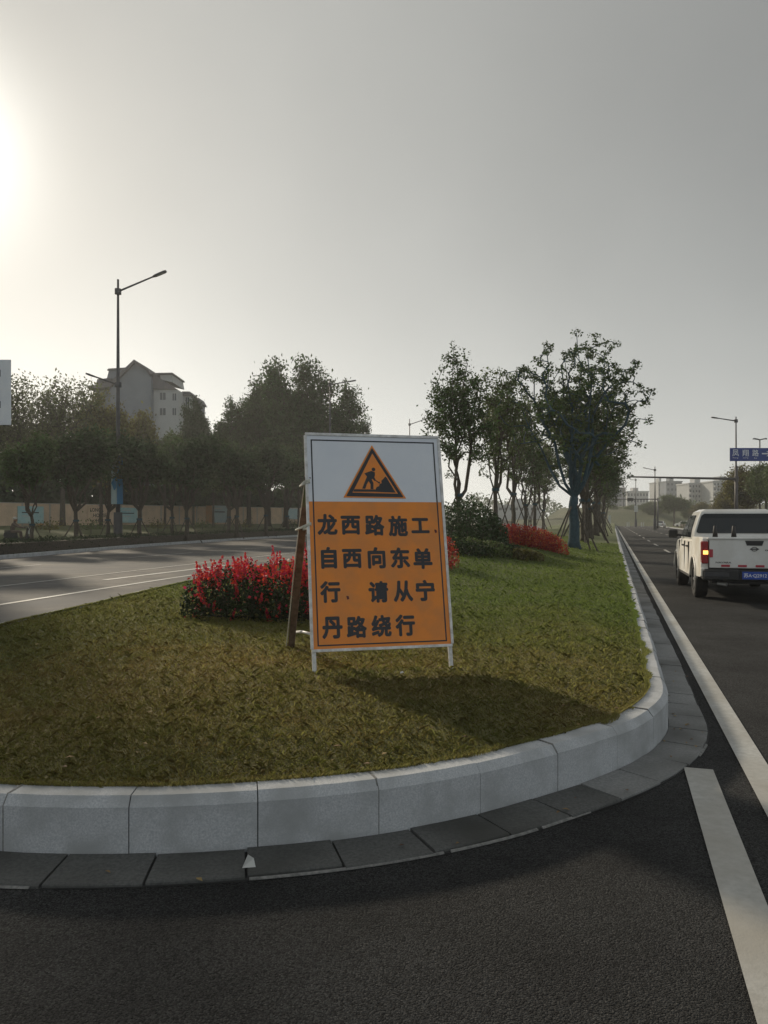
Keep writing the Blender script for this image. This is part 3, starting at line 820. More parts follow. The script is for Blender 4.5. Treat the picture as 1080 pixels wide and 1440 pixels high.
for c in C:
    o = bpy.data.objects.new('flower_spike', spikes[rng.integers(5)]); COL.objects.link(o); o.parent = fb
    o.location = Vector(c) - fb.location + Vector((0, 0, -.03)); s = rng.uniform(.6, 1.15)
    o.scale = (s, s, s * rng.uniform(.8, 1.2)); o.rotation_euler = (rng.normal() * .22, rng.normal() * .22, rng.random() * 6)
r2 = shrub('flowering_shrub', 'small clump of orange red flowers showing past the right edge of the sign', 'flowering shrub',
      [(1.22, 16.5), (1.36, 16.9)], [.3, .3], [.72, .68], 700, .07, 'redleaf', seed=6)
dk = shrub('shrub', 'tall dark evergreen shrub mass right of the sign under the slim tree', 'shrub',
      [(at(632, 732, 23)[0], 23), (at(655, 732, 23)[0], 23), (at(678, 732, 23.4)[0], 23.4), (at(692, 732, 24)[0], 24), (at(665, 732, 24.5)[0], 24.5)], [.75, .8, .7, .55, .9], [1.3, 1.45, 1.25, .95, 1.5], 5200, .11, 'leaf4', seed=9)
for i, (px, yy, r, h, lm, lb) in enumerate([(655, 19.6, .55, .40, 'shrub', 'low green shrub nearest the right edge of the sign'), (682, 20, .55, .42, 'leaf2', 'low olive shrub between its green neighbour and the dry grass clump'),
        (708, 20.6, .5, .36, 'shrub', 'low green shrub in front of the left end of the red hedge')]):
    xx = at(px, 732, yy)[0]
    shrub('shrub', lb, 'shrub', [(xx, yy), (xx + .35, yy + .3), (xx - .3, yy + .4)], [r, r * .8, r * .8], [h, h * .9, h], 1300, .08, lm, 'low shrubs below the dark shrub mass', seed=20 + i)
shrub('ornamental_grass', 'tuft of dry yellowish grass in front of the red hedge', 'ornamental grass', [(at(735, 732, 20.3)[0], 20.3), (at(750, 732, 20.6)[0], 20.6)], [.35, .3], [.3, .25], 700, .12, 'leaf3', seed=31)
hp = [(at(px, 732, 25)[0], 25 + (px - 745) * .004) for px in range(712, 792, 9)]
shrub('hedge', 'rounded bright red hedge left of the wrapped tree trunk', 'hedge', hp, [.42] * len(hp), [.62, .68, .7, .72, .74, .72, .7, .66, .58][:len(hp)], 7500, .065, 'redleaf', seed=12, stems=20)

# ------------------------------------------------------------------ construction sign
BL, BR_ = Vector((-.573, 6.22, .305)), Vector((.595, 6.52, .305))
TL, TR = Vector((-.708, 6.62, 2.30)), Vector((.466, 6.92, 2.264))
uu = (BR_ - BL).normalized(); vv_ = ((TL - BL) + (TR - BR_)).normalized(); vv_ = (vv_ - uu * vv_.dot(uu)).normalized(); nn_ = uu.cross(vv_)
W_, L_ = 1.20, 2.03
sg = empty('road_works_sign')
sg.matrix_world = Matrix(((uu.x, vv_.x, nn_.x, BL.x), (uu.y, vv_.y, nn_.y, BL.y), (uu.z, vv_.z, nn_.z, BL.z), (0, 0, 0, 1)))
tag(sg, 'upright orange and white road works sign board standing on the grass island', 'road sign')
def sp(px, py):
    d = Vector(((px - 540) / F, 1, -(py - HY) / F)); o = Vector((0, 0, CH))
    t = (BL - o).dot(nn_) / d.dot(nn_); p = o + d * t - BL
    return p.dot(uu), p.dot(vv_)
y_pan = .19
mb = MB()
for a, b in (((.016, -.05), (.016, L_)), ((W_ - .016, -.05), (W_ - .016, L_))): mb.bar((*a, -.018), (*b, -.018), .032, .03, (0, 0, 1))
mb.build('leg', M['frame'], sg, bevel=.003)
fr = MB()
fr.bar((-.002, L_ + .002, .004), (W_ + .002, L_ + .002, .004), .024, .02); fr.bar((0, y_pan, .004), (W_, y_pan, .004), .024, .02)
fr.bar((.0, y_pan + .013, .004), (.0, L_ - .011, .004), .024, .02); fr.bar((W_, y_pan + .013, .004), (W_, L_ - .011, .004), .024, .02)
fr.build('frame', M['frame'], sg, bevel=.003)
ydiv = 1.437
MB().box(.012, W_ - .012, ydiv, L_ - .01, -.004, .004).build('white_panel', M['signwhite'], sg)
MB().box(.012, W_ - .012, y_pan + .012, ydiv - .001, -.004, .005).build('orange_panel', M['orange'], sg)
bd = MB(); q = .045; w_ = .011; zb = .0065
for x0, x1, y0, y1 in ((q, W_ - q, L_ - q - w_, L_ - q), (q, W_ - q, y_pan + q - .01, y_pan + q + w_ - .01), (q, q + w_, y_pan + q + w_ - .01, L_ - q - w_), (W_ - q - w_, W_ - q, y_pan + q + w_ - .01, L_ - q - w_)):
    bd.box(x0, x1, y0, y1, .0, zb)
bd.build('border_line', M['ink'], sg)
c6 = lambda x, y: sp(420 + x / 4.909, 600 + y / 4.909)
c7 = lambda x, y: sp(420 + x / 4.909, 700 + y / 4.909)
fn = lambda u, v, w: (u, v, w)
def flat(name, pts, z, m, conv=c6, parent=None): return MB().prism([conv(*p) for p in pts][::-1], .001, z, fn).build(name, m, parent or sg)
tri = flat('warning_triangle', [(503, 130), (740, 497), (308, 490)], .009, M['orange'])
flat('triangle_band', [(504, 148), (722, 489), (326, 482)], .0105, M['ink'], c6, tri)
flat('triangle_field', [(506, 188), (683, 465), (370, 457)], .012, M['orange'], c6, tri)
flat('ground_bar', [(382, 434), (525, 436), (530, 452), (375, 451)], .0135, M['ink'], c6, tri)
flat('earth_pile', [(522, 452), (528, 436), (536, 420), (553, 413), (556, 400), (570, 392), (568, 376), (583, 362), (596, 346), (606, 356), (667, 458)], .0132, M['ink'], c6, tri)
hx, hy = c6(514, 298)
MB().prism([(hx + .0165 * math.cos(a * math.pi / 7), hy + .0165 * math.sin(a * math.pi / 7)) for a in range(14)], .001, .0135, fn).build('worker_head', M['ink'], tri)
flat('worker_body', [(500, 308), (524, 318), (524, 340), (520, 352), (530, 372), (522, 378), (506, 362), (495, 378), (474, 360), (468, 345), (452, 326), (470, 318)], .0137, M['ink'], c6, tri)
flat('worker_leg', [(468, 350), (488, 366), (468, 400), (458, 432), (436, 430), (450, 395)], .0134, M['ink'], c6, tri)
flat('worker_leg', [(480, 362), (502, 368), (514, 392), (514, 434), (494, 434), (494, 400), (478, 374)], .0136, M['ink'], c6, tri)
flat('shovel', [(505, 360), (509, 357), (550, 384), (560, 384), (556, 398), (546, 390)], .0139, M['ink'], c6, tri)
rows = [[('龙', 197, 185), ('西', 358, 190), ('路', 523, 190), ('施', 685, 195), ('工', 838, 193)],
        [('自', 208, 415), ('西', 368, 420), ('向', 537, 415), ('东', 700, 415), ('单', 855, 420)],
        [('行', 218, 650), ('请', 550, 650), ('从', 720, 645), ('宁', 873, 640)],
        [('丹', 232, 897), ('路', 400, 892), ('绕', 570, 885), ('行', 735, 880)]]
small = {'工': (.165, .135), '自': (.135, .185), '西': (.17, .165), '向': (.155, .185)}
for row in rows:
    for ch, x, y in row:
        lx_, ly_ = c7(x, y); w2, h2 = small.get(ch, (.172, .182))
        lettering('character', ch, w2, h2, (lx_, ly_, .0062), M['ink'], sg, bold=.042)
for x, y in ((944, 232), (338, 690)):
    lx_, ly_ = c7(x, y)
    MB().prism([(lx_ - .012, ly_ + .016), (lx_ - .004, ly_ - .016), (lx_ + .012, ly_ - .01), (lx_ + .008, ly_ + .012)], .001, .008, fn).build('comma', M['darkred'], sg)
M['ink'].node_tree.nodes['Principled BSDF'].inputs['Roughness'].default_value = .4
# timber prop leaning against the back of the sign
pb, pt = P(409, 908, .31), sg.matrix_world @ Vector((.012, 1.62, -.05))
mp = MB(); mp.bar(pb + Vector((0, 0, -.05)), pt + (pt - pb) * .03, .062, .035, (0, 1, 0)); pr = mp.build('timber_prop', M['plank'], None, bevel=.004)
tag(pr, 'weathered timber plank leaning against the back left edge of the sign', 'plank')
md = pb.lerp(pt, .68)
MB().bar(md + Vector((-.002, -.022, 0)), pt + Vector((-.002, -.022, 0)), .05, .006, (0, 1, 0)).build('green_tape', M['mossplank'], pr)
MB().tube([pb + Vector((-.042, -.01, 0)), pb.lerp(pt, .5) + Vector((-.038, -.015, 0)), pt + Vector((-.02, -.02, 0))], .006, 6).build('cord', M['rope'], pr)
inv = sg.matrix_world.inverted()
tie = MB()
for yy, k in ((1.585, 3), (1.22, 2)):
    a = inv @ pb.lerp(pt, (yy - .1) / 1.52)
    for j in range(k): tie.tube([(W_ * 0 - .02, yy + j * .012, .012), (.02, yy + .02 + j * .01, .02), (.03, yy, -.03), (a.x, a.y + j * .012, a.z - .03), (a.x - .06, a.y, a.z), (-.02, yy + j * .012, .012)], .007, 5)
tie.build('tie', M['rope'], sg, True)
a, b = inv @ (P(415, 889, .34) + Vector((0, -.0, .0))), Vector((.0, .33, -.03))
MB().tube([a, a.lerp(b, .5) + Vector((0, .012, 0)), b], .013, 8).build('brace', M['frame'], sg, True)

# ------------------------------------------------------------------ pick-up truck
TH = math.atan2(-.262, .965)
tk = empty('pickup_truck', (7.16, 15.4, .0), TH)
tag(tk, 'dusty white double cab pick-up driving away with its left indicator lit', 'pickup truck')
def arch(yc, r, zb, n=10, z0=.36):
    a0 = math.asin((zb - z0) / r) if abs(zb - z0) < r else 0
    return [(yc + r * math.cos(t), z0 + r * math.sin(t)) for t in np.linspace(a0, math.pi - a0, n)]
YZ = lambda y, z, x: (x, y, z)
# cab and bonnet lower body
cabp = [(.50, .42), (.50, 1.10), (.52, 1.16), (1.6, 1.15), (2.45, 1.14), (2.75, 1.14), (3.3, 1.10), (3.9, 1.02), (4.02, .9), (4.06, .6), (4.02, .42)] + arch(3.15, .47, .42, 12) + [(2.66, .38), (1.0, .38)]
lb = MB()
def side_x(y, z): return .925 - .10 * max(0, (z - .75)) ** 1.3 - (.10 * max(0, (y - 3.3)) ** 1.5)
n = len(cabp)
vs = [(-side_x(y, z), y, z) for y, z in cabp] + [(side_x(y, z), y, z) for y, z in cabp]
lb.add(vs, [tuple(range(n)), tuple(range(n, 2 * n))[::-1]] + [(i, (i + 1) % n, n + (i + 1) % n, n + i)[::-1] for i in range(n)])
body = lb.build('body', M['cardust'], tk, bevel=.04, seg=3)
bedp = [(.485, .42), (.485, 1.22), (-1.02, 1.25), (-1.12, 1.22), (-1.14, .62), (-1.08, .50), (-.52, .46)][::1]
bedp = [(.485, .42), (.485, 1.215), (-1.02, 1.235), (-1.11, 1.21), (-1.13, .62), (-1.05, .48), (-.5, .46)] + arch(0, .48, .46, 12)[::-1] 
for s in (-1, 1):
    m_ = MB(); n = len(bedp)
    vs = [(s * side_x(y, z), y, z) for y, z in bedp] + [(s * (side_x(y, z) - .13), y, z) for y, z in bedp]
    m_.add(vs, [tuple(range(n)), tuple(range(n, 2 * n))[::-1]] + [(i, (i + 1) % n, n + (i + 1) % n, n + i)[::-1] for i in range(n)])
    m_.build('bed_side', M['cardust'], tk, bevel=.025)
    # wheel-arch lips
    for yc in (0, 3.15):
        al = MB(); al.tube([(s * .925, yc + .475 * math.cos(t), .36 + .475 * math.sin(t)) for t in np.linspace(.12, math.pi - .12, 14)], .028, 6)
        al.build('wheel_arch', M['cardust'], tk, True)
MB().box(-.8, .8, -1.05, .48, .62, .70).build('bed_floor', M['blackplastic'], tk)
MB().box(-.78, .78, .40, .47, .7, 1.2).build('bed_front', M['carwhite'], tk)
# tailgate
tg = MB(); tg.box(-.78, .78, -1.16, -1.10, .66, 1.235, c=.012); tg.box(-.80, .80, -1.185, -1.06, 1.19, 1.24, c=.015)
tgo = tg.build('tailgate', M['carwhite'], tk)
MB().prism([(-.16, 1.175), (-.13, 1.085), (.13, 1.085), (.16, 1.175)], -1.168, -1.158, lambda x, z, y: (x, y, z)).build('handle', M['blackplastic'], tgo)
MB().tube([(.0 + .05 * math.cos(a), -1.166, 1.02 + .036 * math.sin(a)) for a in np.linspace(0, 2 * math.pi, 17)], .006, 6, False).build('emblem', M['blackplastic'], tgo)
MB().box(-.075, .075, -1.172, -1.16, 1.012, 1.03).build('emblem_bar', M['blackplastic'], tgo)
RB = (R(90), 0, 0)
lettering('lettering', 'NAVARA', .27, .032, (-.53, -1.1635, .765), M['blackplastic'], tgo, RB, .02)
lettering('lettering', '4X4', .09, .03, (.22, -1.1635, 1.0), M['blackplastic'], tgo, RB, .02)
for k, x in enumerate((-.57, -.28, .02, .33, .6)): MB().box(x, x + .15, -1.166, -1.158, .685, .725).build('reflective_strip', M['reflectred'], tgo)
MB().box(-.775, -.715, -1.172, -1.158, .86, 1.01).build('reflector', M['reflectred'], tgo)
MB().box(.715, .775, -1.172, -1.158, .86, 1.01).build('reflector', M['reflectred'], tgo)
for s in (-1, 1):
    tl = MB(); tl.box(min(s * .79, s * .912), max(s * .79, s * .912), -1.17, -1.0, .74, 1.16, c=.02); t_ = tl.build('tail_light', M['lampred'], tk)
    i_ = MB().box(min(s * .80, s * .885), max(s * .80, s * .885), -1.182, -1.165, .915, .985)
    i_.build('indicator', M['amber'] if s < 0 else M['lampred'], t_)
    MB().box(min(s * .795, s * .90), max(s * .795, s * .90), -1.176, -1.16, .755, .86).build('lens', M['lampred'], t_)
    MB().box(min(s * .784, s * .79), max(s * .784, s * .79), -1.16, -1.12, .68, 1.18).build('gap', M['joint'], tk)
# bumper
bp = MB(); bp.box(-.90, -.26, -1.27, -1.02, .43, .64, c=.03); bp.box(.26, .90, -1.27, -1.02, .43, .64, c=.03); bp.box(-.27, .27, -1.22, -1.02, .43, .62, c=.02)
bo = bp.build('rear_bumper', M['blackplastic'], tk)
MB().box(-.88, -.45, -1.285, -1.262, .50, .585, c=.008).build('bumper_step', M['polegrey'], bo)
MB().box(-.925, -.86, -1.20, -1.03, .50, .66, c=.012).build('bumper_corner', M['cardust'], bo)
lp = MB().box(-.22, .22, -1.242, -1.232, .465, .605).build('licence_plate', M['plateblue'], tk)
lettering('characters', '苏A·Q2912', .39, .085, (0, -1.2445, .535), M['platewhite'], lp, RB, .02)
MB().tube([(-.62, -1.10, .37), (-.48, -1.2, .36)], .035, 10).build('exhaust', M['chrome'], tk)
MB().box(-.7, .7, -1.0, 3.6, .36, .50).build('chassis', M['blackplastic'], tk)
# cab greenhouse
def ring(y0, z, hw, y1): return [(-hw, y0, z), (hw, y0, z), (hw, y1, z), (-hw, y1, z)]
gh = MB(); gh.loft([ring(.56, 1.13, .865, 2.95), ring(.60, 1.35, .83, 2.62), ring(.66, 1.60, .75, 2.22), ring(.74, 1.735, .69, 2.0), ring(.86, 1.79, .60, 1.85)])
cab = gh.build('cab', M['carwhite'], tk, bevel=.035, seg=3)
# windows, proud of the cab by a few mm
def strips(fn, zs):
    """glass following the cab's folds: fn(z) -> (point, point) of the two edges"""
    E_ = [fn(z) for z in zs]; v_ = [p for pr_ in E_ for p in pr_]
    return MB().add(v_, [(2 * i, 2 * i + 1, 2 * i + 3, 2 * i + 2) for i in range(len(zs) - 1)])
hwz = lambda z: np.interp(z, [1.13, 1.35, 1.60, 1.735], [.865, .83, .75, .69])
ryz = lambda z: np.interp(z, [1.13, 1.35, 1.60, 1.735], [.56, .60, .66, .74])
fyz = lambda z: np.interp(z, [1.13, 1.35, 1.60, 1.735], [2.95, 2.62, 2.22, 2.0])
def solid(o, t=.02):
    md_ = o.modifiers.new('thickness', 'SOLIDIFY'); md_.thickness = t; md_.offset = 0; return o
for s in (-1, 1):
    solid(strips(lambda z: ((s * (hwz(z) + .008), .98 + (z - 1.19) * .28, z), (s * (hwz(z) + .008), 1.62, z)), [1.19, 1.35, 1.60, 1.66]).build('side_window', M['carglass'], cab))
    solid(strips(lambda z: ((s * (hwz(z) + .008), 1.70, z), (s * (hwz(z) + .008), fyz(z) - .16, z)), [1.19, 1.35, 1.60, 1.66]).build('side_window', M['carglass'], cab))
solid(strips(lambda z: ((-hwz(z) + .045 + (.04 if z > 1.66 or z < 1.3 else 0), ryz(z) - .012, z), (hwz(z) - .045 - (.04 if z > 1.66 or z < 1.3 else 0), ryz(z) - .012, z)), [1.285, 1.31, 1.35, 1.60, 1.65, 1.69]).build('rear_window', M['carglass'], cab))
solid(strips(lambda z: ((-hwz(z) + .07, fyz(z) + .012, z), (hwz(z) - .07, fyz(z) + .012, z)), [1.18, 1.35, 1.60, 1.70]).build('windscreen', M['carglass'], cab))
for s in (-1, 1):
    for y0_2, y1_2 in ((.92, .93), (1.645, 1.655), (2.70, 2.71)): 
        x_ = side_x(1.5, .8) + .001
        MB().box(min(s * x_, s * (x_ - .03)), max(s * x_, s * (x_ - .03)), y0_2, y0_2 + .006, .47, 1.1).build('door_gap', M['blackplastic'], tk)
    for yh in (1.08, 1.85): MB().box(min(s * .90, s * .945), max(s * .90, s * .945), yh, yh + .15, .985, 1.02, c=.008).build('door_handle', M['blackplastic'], tk)
    mm = MB().box(min(s * .97, s * 1.17), max(s * .97, s * 1.17), 2.50, 2.60, 1.15, 1.34, c=.025); mo = mm.build('wing_mirror', M['blackplastic'], tk)
    MB().bar((s * .87, 2.55, 1.2), (s * .99, 2.55, 1.22), .03, .04).build('mirror_arm', M['blackplastic'], mo)
    MB().box(min(s * .87, s * .93), max(s * .87, s * .93), .6, 2.6, .36, .42, c=.01).build('sill', M['blackplastic'], tk)
    MB().box(min(s * .60, s * .84), max(s * .60, s * .84), 3.93, 4.05, .75, .95, c=.02).build('headlight', M['lampglass'], tk)
def wheel(x, y, s, r=.37, w=.24, parent=tk, red=1.0):
    e = MB(); prof = [(r * .62, -w / 2), (r * .9, -w / 2), (r, -w * .36), (r, w * .36), (r * .9, w / 2), (r * .62, w / 2)]
    e.loft([[(x + px_, y + pr_ * math.cos(a), r + pr_ * math.sin(a)) for pr_, px_ in prof] for a in np.linspace(0, 2 * math.pi, 25)], False)
    ty = e.build('wheel', M['tyre'], parent, True)
    rim = MB(); rim.tube([(x - s * w * .2, y, r), (x + s * w * .36, y, r)], [r * .63, r * .60], 20)
    ro = rim.build('rim', M['alloy'], ty)
    for k in range(6):
        a = k * math.pi / 3; MB().bar((x + s * w * .38, y, r), (x + s * w * .38, y + r * .58 * math.cos(a), r + r * .58 * math.sin(a)), .05, .03, (1, 0, 0)).build('spoke', M['alloy'], ty)
    return ty
for s in (-1, 1):
    for yc in (0, 3.15): wheel(s * .80, yc, s)
    for yc in (0, 3.15): MB().box(min(s * .45, s * .68), max(s * .45, s * .68), yc - .42, yc + .42, .42, .86).build('wheel_well', M['joint'], tk)
# things standing in the load bed
def cone(x, y, m1, m2, lb):
    w0 = tk.matrix_basis @ Vector((x, y, .72)); e = empty('traffic_cone', w0)
    MB().tube([(0, 0, .50), (0, 0, .62), (0, 0, .72), (0, 0, .73)], [.05, .04, .03, .02], 12).build('tip', M[m2], e, True)
    MB().tube([(0, 0, .02), (0, 0, .50)], [.10, .052], 14).build('body', M[m1], e, True)
    MB().box(-.19, .19, -.19, .19, -.02, .02, c=.01).build('base', M['blackplastic'], e)
    return tag(e, lb, 'traffic cone', 'cones standing in the truck bed')
bpy.context.view_layer.update()
cone(-.56, -.35, 'posterwhite', 'blackplastic', 'pale cone with a black tip in the truck bed, the left one')
cone(-.22, -.35, 'reflectred', 'blackplastic', 'red cone with a black tip in the truck bed, nearer the tailgate handle')

# ------------------------------------------------------------------ distant cars
def small_car(name, x, y, rz, label):
    e = empty(name, (x, y, .005), rz)
    p = [(-2.2, .35), (-2.25, .8), (-2.1, .98), (-1.1, 1.0), (1.1, .98), (2.0, .82), (2.25, .6), (2.2, .3)]
    MB().prism(p, -.88, .88, lambda u, v, w: (w, u, v)).build('body', M['carwhite'], e, bevel=.06)
    c = MB().loft([[(-.8, -1.75, .97), (.8, -1.75, .97), (.8, 1.2, .97), (-.8, 1.2, .97)], [(-.62, -1.0, 1.45), (.62, -1.0, 1.45), (.62, .35, 1.45), (-.62, .35, 1.45)]]).build('cabin', M['carwhite'], e, bevel=.05)
    MB().add([(-.66, -1.66, 1.05), (.66, -1.66, 1.05), (.56, -1.12, 1.40), (-.56, -1.12, 1.40)], [(0, 1, 2, 3)]).build('rear_window', M['carglass'], e)
    for s in (-1, 1):
        MB().add([(s * .80, -1.4, 1.03), (s * .80, .85, 1.03), (s * .67, .25, 1.38), (s * .67, -.95, 1.38)], [(0, 1, 2, 3)]).build('side_window', M['carglass'], e)
        MB().box(min(s * .55, s * .84), max(s * .55, s * .84), -2.27, -2.2, .72, .86).build('tail_light', M['lampred'], e)
        for yc in (-1.35, 1.35):
            MB().tube([(s * .72, yc, .31), (s * .9, yc, .31)], .31, 12).build('wheel', M['tyre'], e)
    return tag(e, label, 'car', 'white cars far down the right-hand road')
small_car('car', at(929, 732, 168)[0], 168, -.45, 'small white hatchback far ahead, left of the other distant car')
small_car('car', at(963, 732, 175)[0], 175, .5, 'white car just beyond the left mirror of the pick-up')

# ------------------------------------------------------------------ street lamps
def lamp(name, x, y, z, joint, top, armL, rise, label, side=1, low=None, banner=False, r=.11, rz=0.0, group='street lamps with angled arms', head=1.0, pole='polegrey'):
    e = empty(name, (x, y, z), rz)
    MB().tube([(0, 0, 0), (0, 0, joint * .5), (0, 0, top)], [r, r * .8, r * .42], 12).build('pole', M[pole], e, True)
    MB().tube([(0, 0, 0), (0, 0, 1.9)], [r * 1.9, r * 1.7], 12).build('base', M[pole], e)
    MB().tube([(0, 0, joint - .16), (0, 0, joint + .16)], r * 1.35, 10).build('collar', M[pole], e)
    def arm(zj, L, rs, sd, k=1.0):
        a = Vector((0, 0, zj)); b = Vector((sd * L * .72, 0, zj + rs * .72)); c = Vector((sd * L, 0, zj + rs))
        ao = MB().tube([a, b], [.065 * k, .05 * k], 8).build('arm', M[pole], e)
        d = (c - b).normalized(); up = Vector((-d.z * sd, 0, d.x * sd))
        h = MB(); h.loft([[p + Vector((0, s * w, 0)) + up * q for s, q in ((-1, -.05), (1, -.05), (1, .05), (-1, .05))] for p, w in ((b, .06), (b.lerp(c, .2), .15), (b.lerp(c, .85), .17), (c, .08))])
        h.build('lamp_head', M[pole], ao, bevel=.02)
        m0, m1 = b.lerp(c, .3) - up * .055, b.lerp(c, .8) - up * .055
        MB().bar(m0, m1, .24, .012, (0, 0, 1)).build('lens', M['lampglass'], ao)
    arm(joint, armL, rise, side, head)
    if low:
        MB().tube([(0, 0, low[0] - .14), (0, 0, low[0] + .14)], r * 1.4, 10).build('collar', M[pole], e)
        arm(low[0], low[1], low[2], -side, head * .9)
    if banner:
        z0, z1 = banner
        for sd, mm, w in ((-1, 'bannerpale', .34), (1, 'bannerblue', .36)):
            b0 = MB().box(min(sd * .01, sd * w) , max(sd * .01, sd * w), -.22, -.16, z0, z1).build('banner', M[mm], e)
            b0['label'] = 'pale half of the lamp post banner' if sd < 0 else 'deep blue half of the lamp post banner'
            if sd < 0:
                MB().prism([(-.33, z0 + 1.28), (-.02, z0 + 1.9), (-.02, z0 + 1.0), (-.16, z0 + .82)], -.232, -.222, lambda u, v, w_: (u, w_, v)).build('blue_mark', M['bannerblue'], b0)
                for q in range(4): MB().box(-.28, -.06, -.226, -.2201, z1 - .5 - q * .22, z1 - .42 - q * .22).build('print_line', M['platewhite'], b0)
            else:
                lettering('lettering', '宁', .2, .2, (.18, -.2235, z0 + 2.3), M['bannerpale'], b0, RB, .02)
            for zz in (z0 + .06, z1 - .06): MB().bar((sd * .0, -.19, zz), (sd * w, -.19, zz), .03, .03).build('bracket', M[pole], b0)
    return tag(e, label, 'street lamp', group)
y1 = 47; x1 = at(166, 732, y1)[0]; g = lambda px, py, yy: at(px, py, yy)[2] - .15
lamp('street_lamp', x1, y1, .15, g(166, 410, y1), g(166, 393, y1), 2.95, 1.25, 'tallest street lamp with a blue banner on its post, left side of the picture', 1,
     (g(166, 541, y1), 1.95, .68), (g(166, 709, y1), g(166, 635, y1)), r=.15)
for px, yy, jy, L, rs, lb in ((464, 80, 541, 2.7, .45, 'street lamp whose arm shows at the right edge of the poplars'), (576, 115, 597, 3.0, 1.0, 'street lamp seen directly above the road works sign')):
    lamp('street_lamp', at(px, 732, yy)[0], yy, .15, g(px, jy, yy), g(px, jy - 8, yy), L, rs, lb, r=.14)
for px, yy, ty, jy, L, rs, lb in ((1035, 78, 586, 592, 2.5, .38, 'street lamp above the blue sign on the right'), (921, 130, 656, 661, 2.0, .4, 'street lamp over the middle of the far junction'),
        (894, 185, 673, 675, 1.4, .1, 'street lamp with a small white plate left of the junction'), (877, 260, 681, 684, 3.2, .8, 'faintest street lamp beside the large tree')):
    z_ = 0.0; e = lamp('street_lamp', at(px, 732, yy)[0], yy, z_, at(px, jy, yy)[2], at(px, ty, yy)[2], L, rs, lb, -1, r=.10 + yy * .0004, pole='polegrey')
    if px == 894: MB().box(-.45, .45, -.2, -.16, at(894, 720, yy)[2], at(894, 711, yy)[2]).build('plate', M['posterwhite'], e)
# double-headed lamp
e = empty('street_lamp', (at(1068.5, 732, 95)[0], 95, 0)); top = at(0, 618, 95)[2]
MB().tube([(0, 0, 0), (0, 0, top)], [.13, .07], 10).build('pole', M['polegrey'], e, True)
for s in (-1, 1): MB().loft([[(s * x, w * a, top + z + b * .07) for a, b in ((-1, -1), (1, -1), (1, 1), (-1, 1))] for x, w, z in ((0, .05, -.05), (.25, .12, .02), (.7, .16, .1), (.85, .08, .06))]).build('lamp_head', M['polegrey'], e)
tag(e, 'double-headed lamp rising behind the blue sign', 'street lamp')

# ------------------------------------------------------------------ mast arms, signals, blue sign
y_ = 77.0; xx = at(1035.5, 732, y_)[0]; e = empty('gantry_pole', (xx, y_, 0))
za = at(0, 673.5, y_)[2]; MB().tube([(0, 0, 0), (0, 0, at(0, 655, y_)[2])], [.2, .14], 12).build('pole', M['polebrown'], e, True)
MB().tube([(0, -.0, za), (at(881, 0, y_)[0] - xx, -.3, za + .2)], [.13, .07], 10).build('arm', M['polebrown'], e, True)
MB().tube([(0, 0, za - .25), (0, 0, za + .25)], .22, 12).build('flange', M['polebrown'], e)
tag(e, 'dark mast with a long bare arm reaching left over the right-hand road', 'gantry')
def road_sign(name, x0, x1, z0, z1, y, lab):
    e = empty(name, (x0, y, 0)); w = x1 - x0
    MB().box(0, w, -.05, 0, z0, z1, c=.015).build('panel', M['signblue'], e)
    b = MB(); q = .05
    for a in ((q, w - q, z1 - q - .03, z1 - q), (q, w - q, z0 + q, z0 + q + .03), (q, q + .03, z0 + q + .03, z1 - q - .03), (w - q - .03, w - q, z0 + q + .03, z1 - q - .03)): b.box(a[0], a[1], -.058, -.04, a[2], a[3])
    return tag(e, lab, 'road sign')
yb = 60.0; x0, x1b = at(1026, 0, yb)[0], at(1026, 0, yb)[0] + 4.3; z1, z0 = at(0, 630, yb)[2], at(0, 648.5, yb)[2]
bs = road_sign('road_name_sign', x0, x1b, z0, z1, yb, 'blue road name sign with white characters and arrow, cut by the right edge')
for ch, px in (('凤', 1034), ('翔', 1048), ('路', 1062)):
    lettering('character', ch, .50, .52, (at(px, 0, yb)[0] - x0, -.052, at(0, 637, yb)[2]), M['platewhite'], bs, RB, .01)
for tx, px, w in (('Feng', 1034, .42), ('xiang', 1048, .42), ('Lu', 1062, .2)):
    lettering('lettering', tx, w, .12, (at(px, 0, yb)[0] - x0, -.052, at(0, 644, yb)[2]), M['platewhite'], bs, RB, .0)
ax = at(1071, 0, yb)[0] - x0; az = at(0, 638, yb)[2]
MB().prism([(ax, az + .05), (ax + .5, az + .05), (ax + .35, az + .2), (ax + .47, az + .2), (ax + .72, az), (ax + .47, az - .2), (ax + .35, az - .2), (ax + .5, az - .05), (ax, az - .05)], -.06, -.05, lambda u, v, w: (u, w, v)).build('arrow', M['platewhite'], bs)
MB().tube([(3.9, .15, 0), (3.9, .15, z1 + .4)], [.18, .12], 10).build('pole', M['polegrey'], bs, True)
MB().bar((.3, .06, (z0 + z1) / 2), (3.9, .06, (z0 + z1) / 2), .1).build('arm', M['polegrey'], bs)
y_ = 150.0; xa_ = at(866, 0, y_)[0]; xb_ = at(925, 0, y_)[0]; zs = at(0, 702, y_)[2]
e = empty('traffic_light', (xb_, y_, 0)); MB().tube([(0, 0, 0), (0, 0, zs + .3)], [.17, .13], 10).build('pole', M['polegrey'], e, True)
MB().tube([(0, 0, zs), (xa_ - xb_ - .1, 0, zs)], [.11, .07], 8).build('arm', M['polegrey'], e)
h = MB().box(xa_ - xb_ - .2, xa_ - xb_ + .25, -.25, 0, zs - .75, zs + .6, c=.04).build('signal_head', M['blackplastic'], e)
for k in range(3): MB().tube([(xa_ - xb_ + .02, -.25, zs + .35 - k * .42), (xa_ - xb_ + .02, -.36, zs + .35 - k * .42)], .15, 12).build('signal_hood', M['blackplastic'], h)
xm = at(886, 0, y_)[0] - xb_
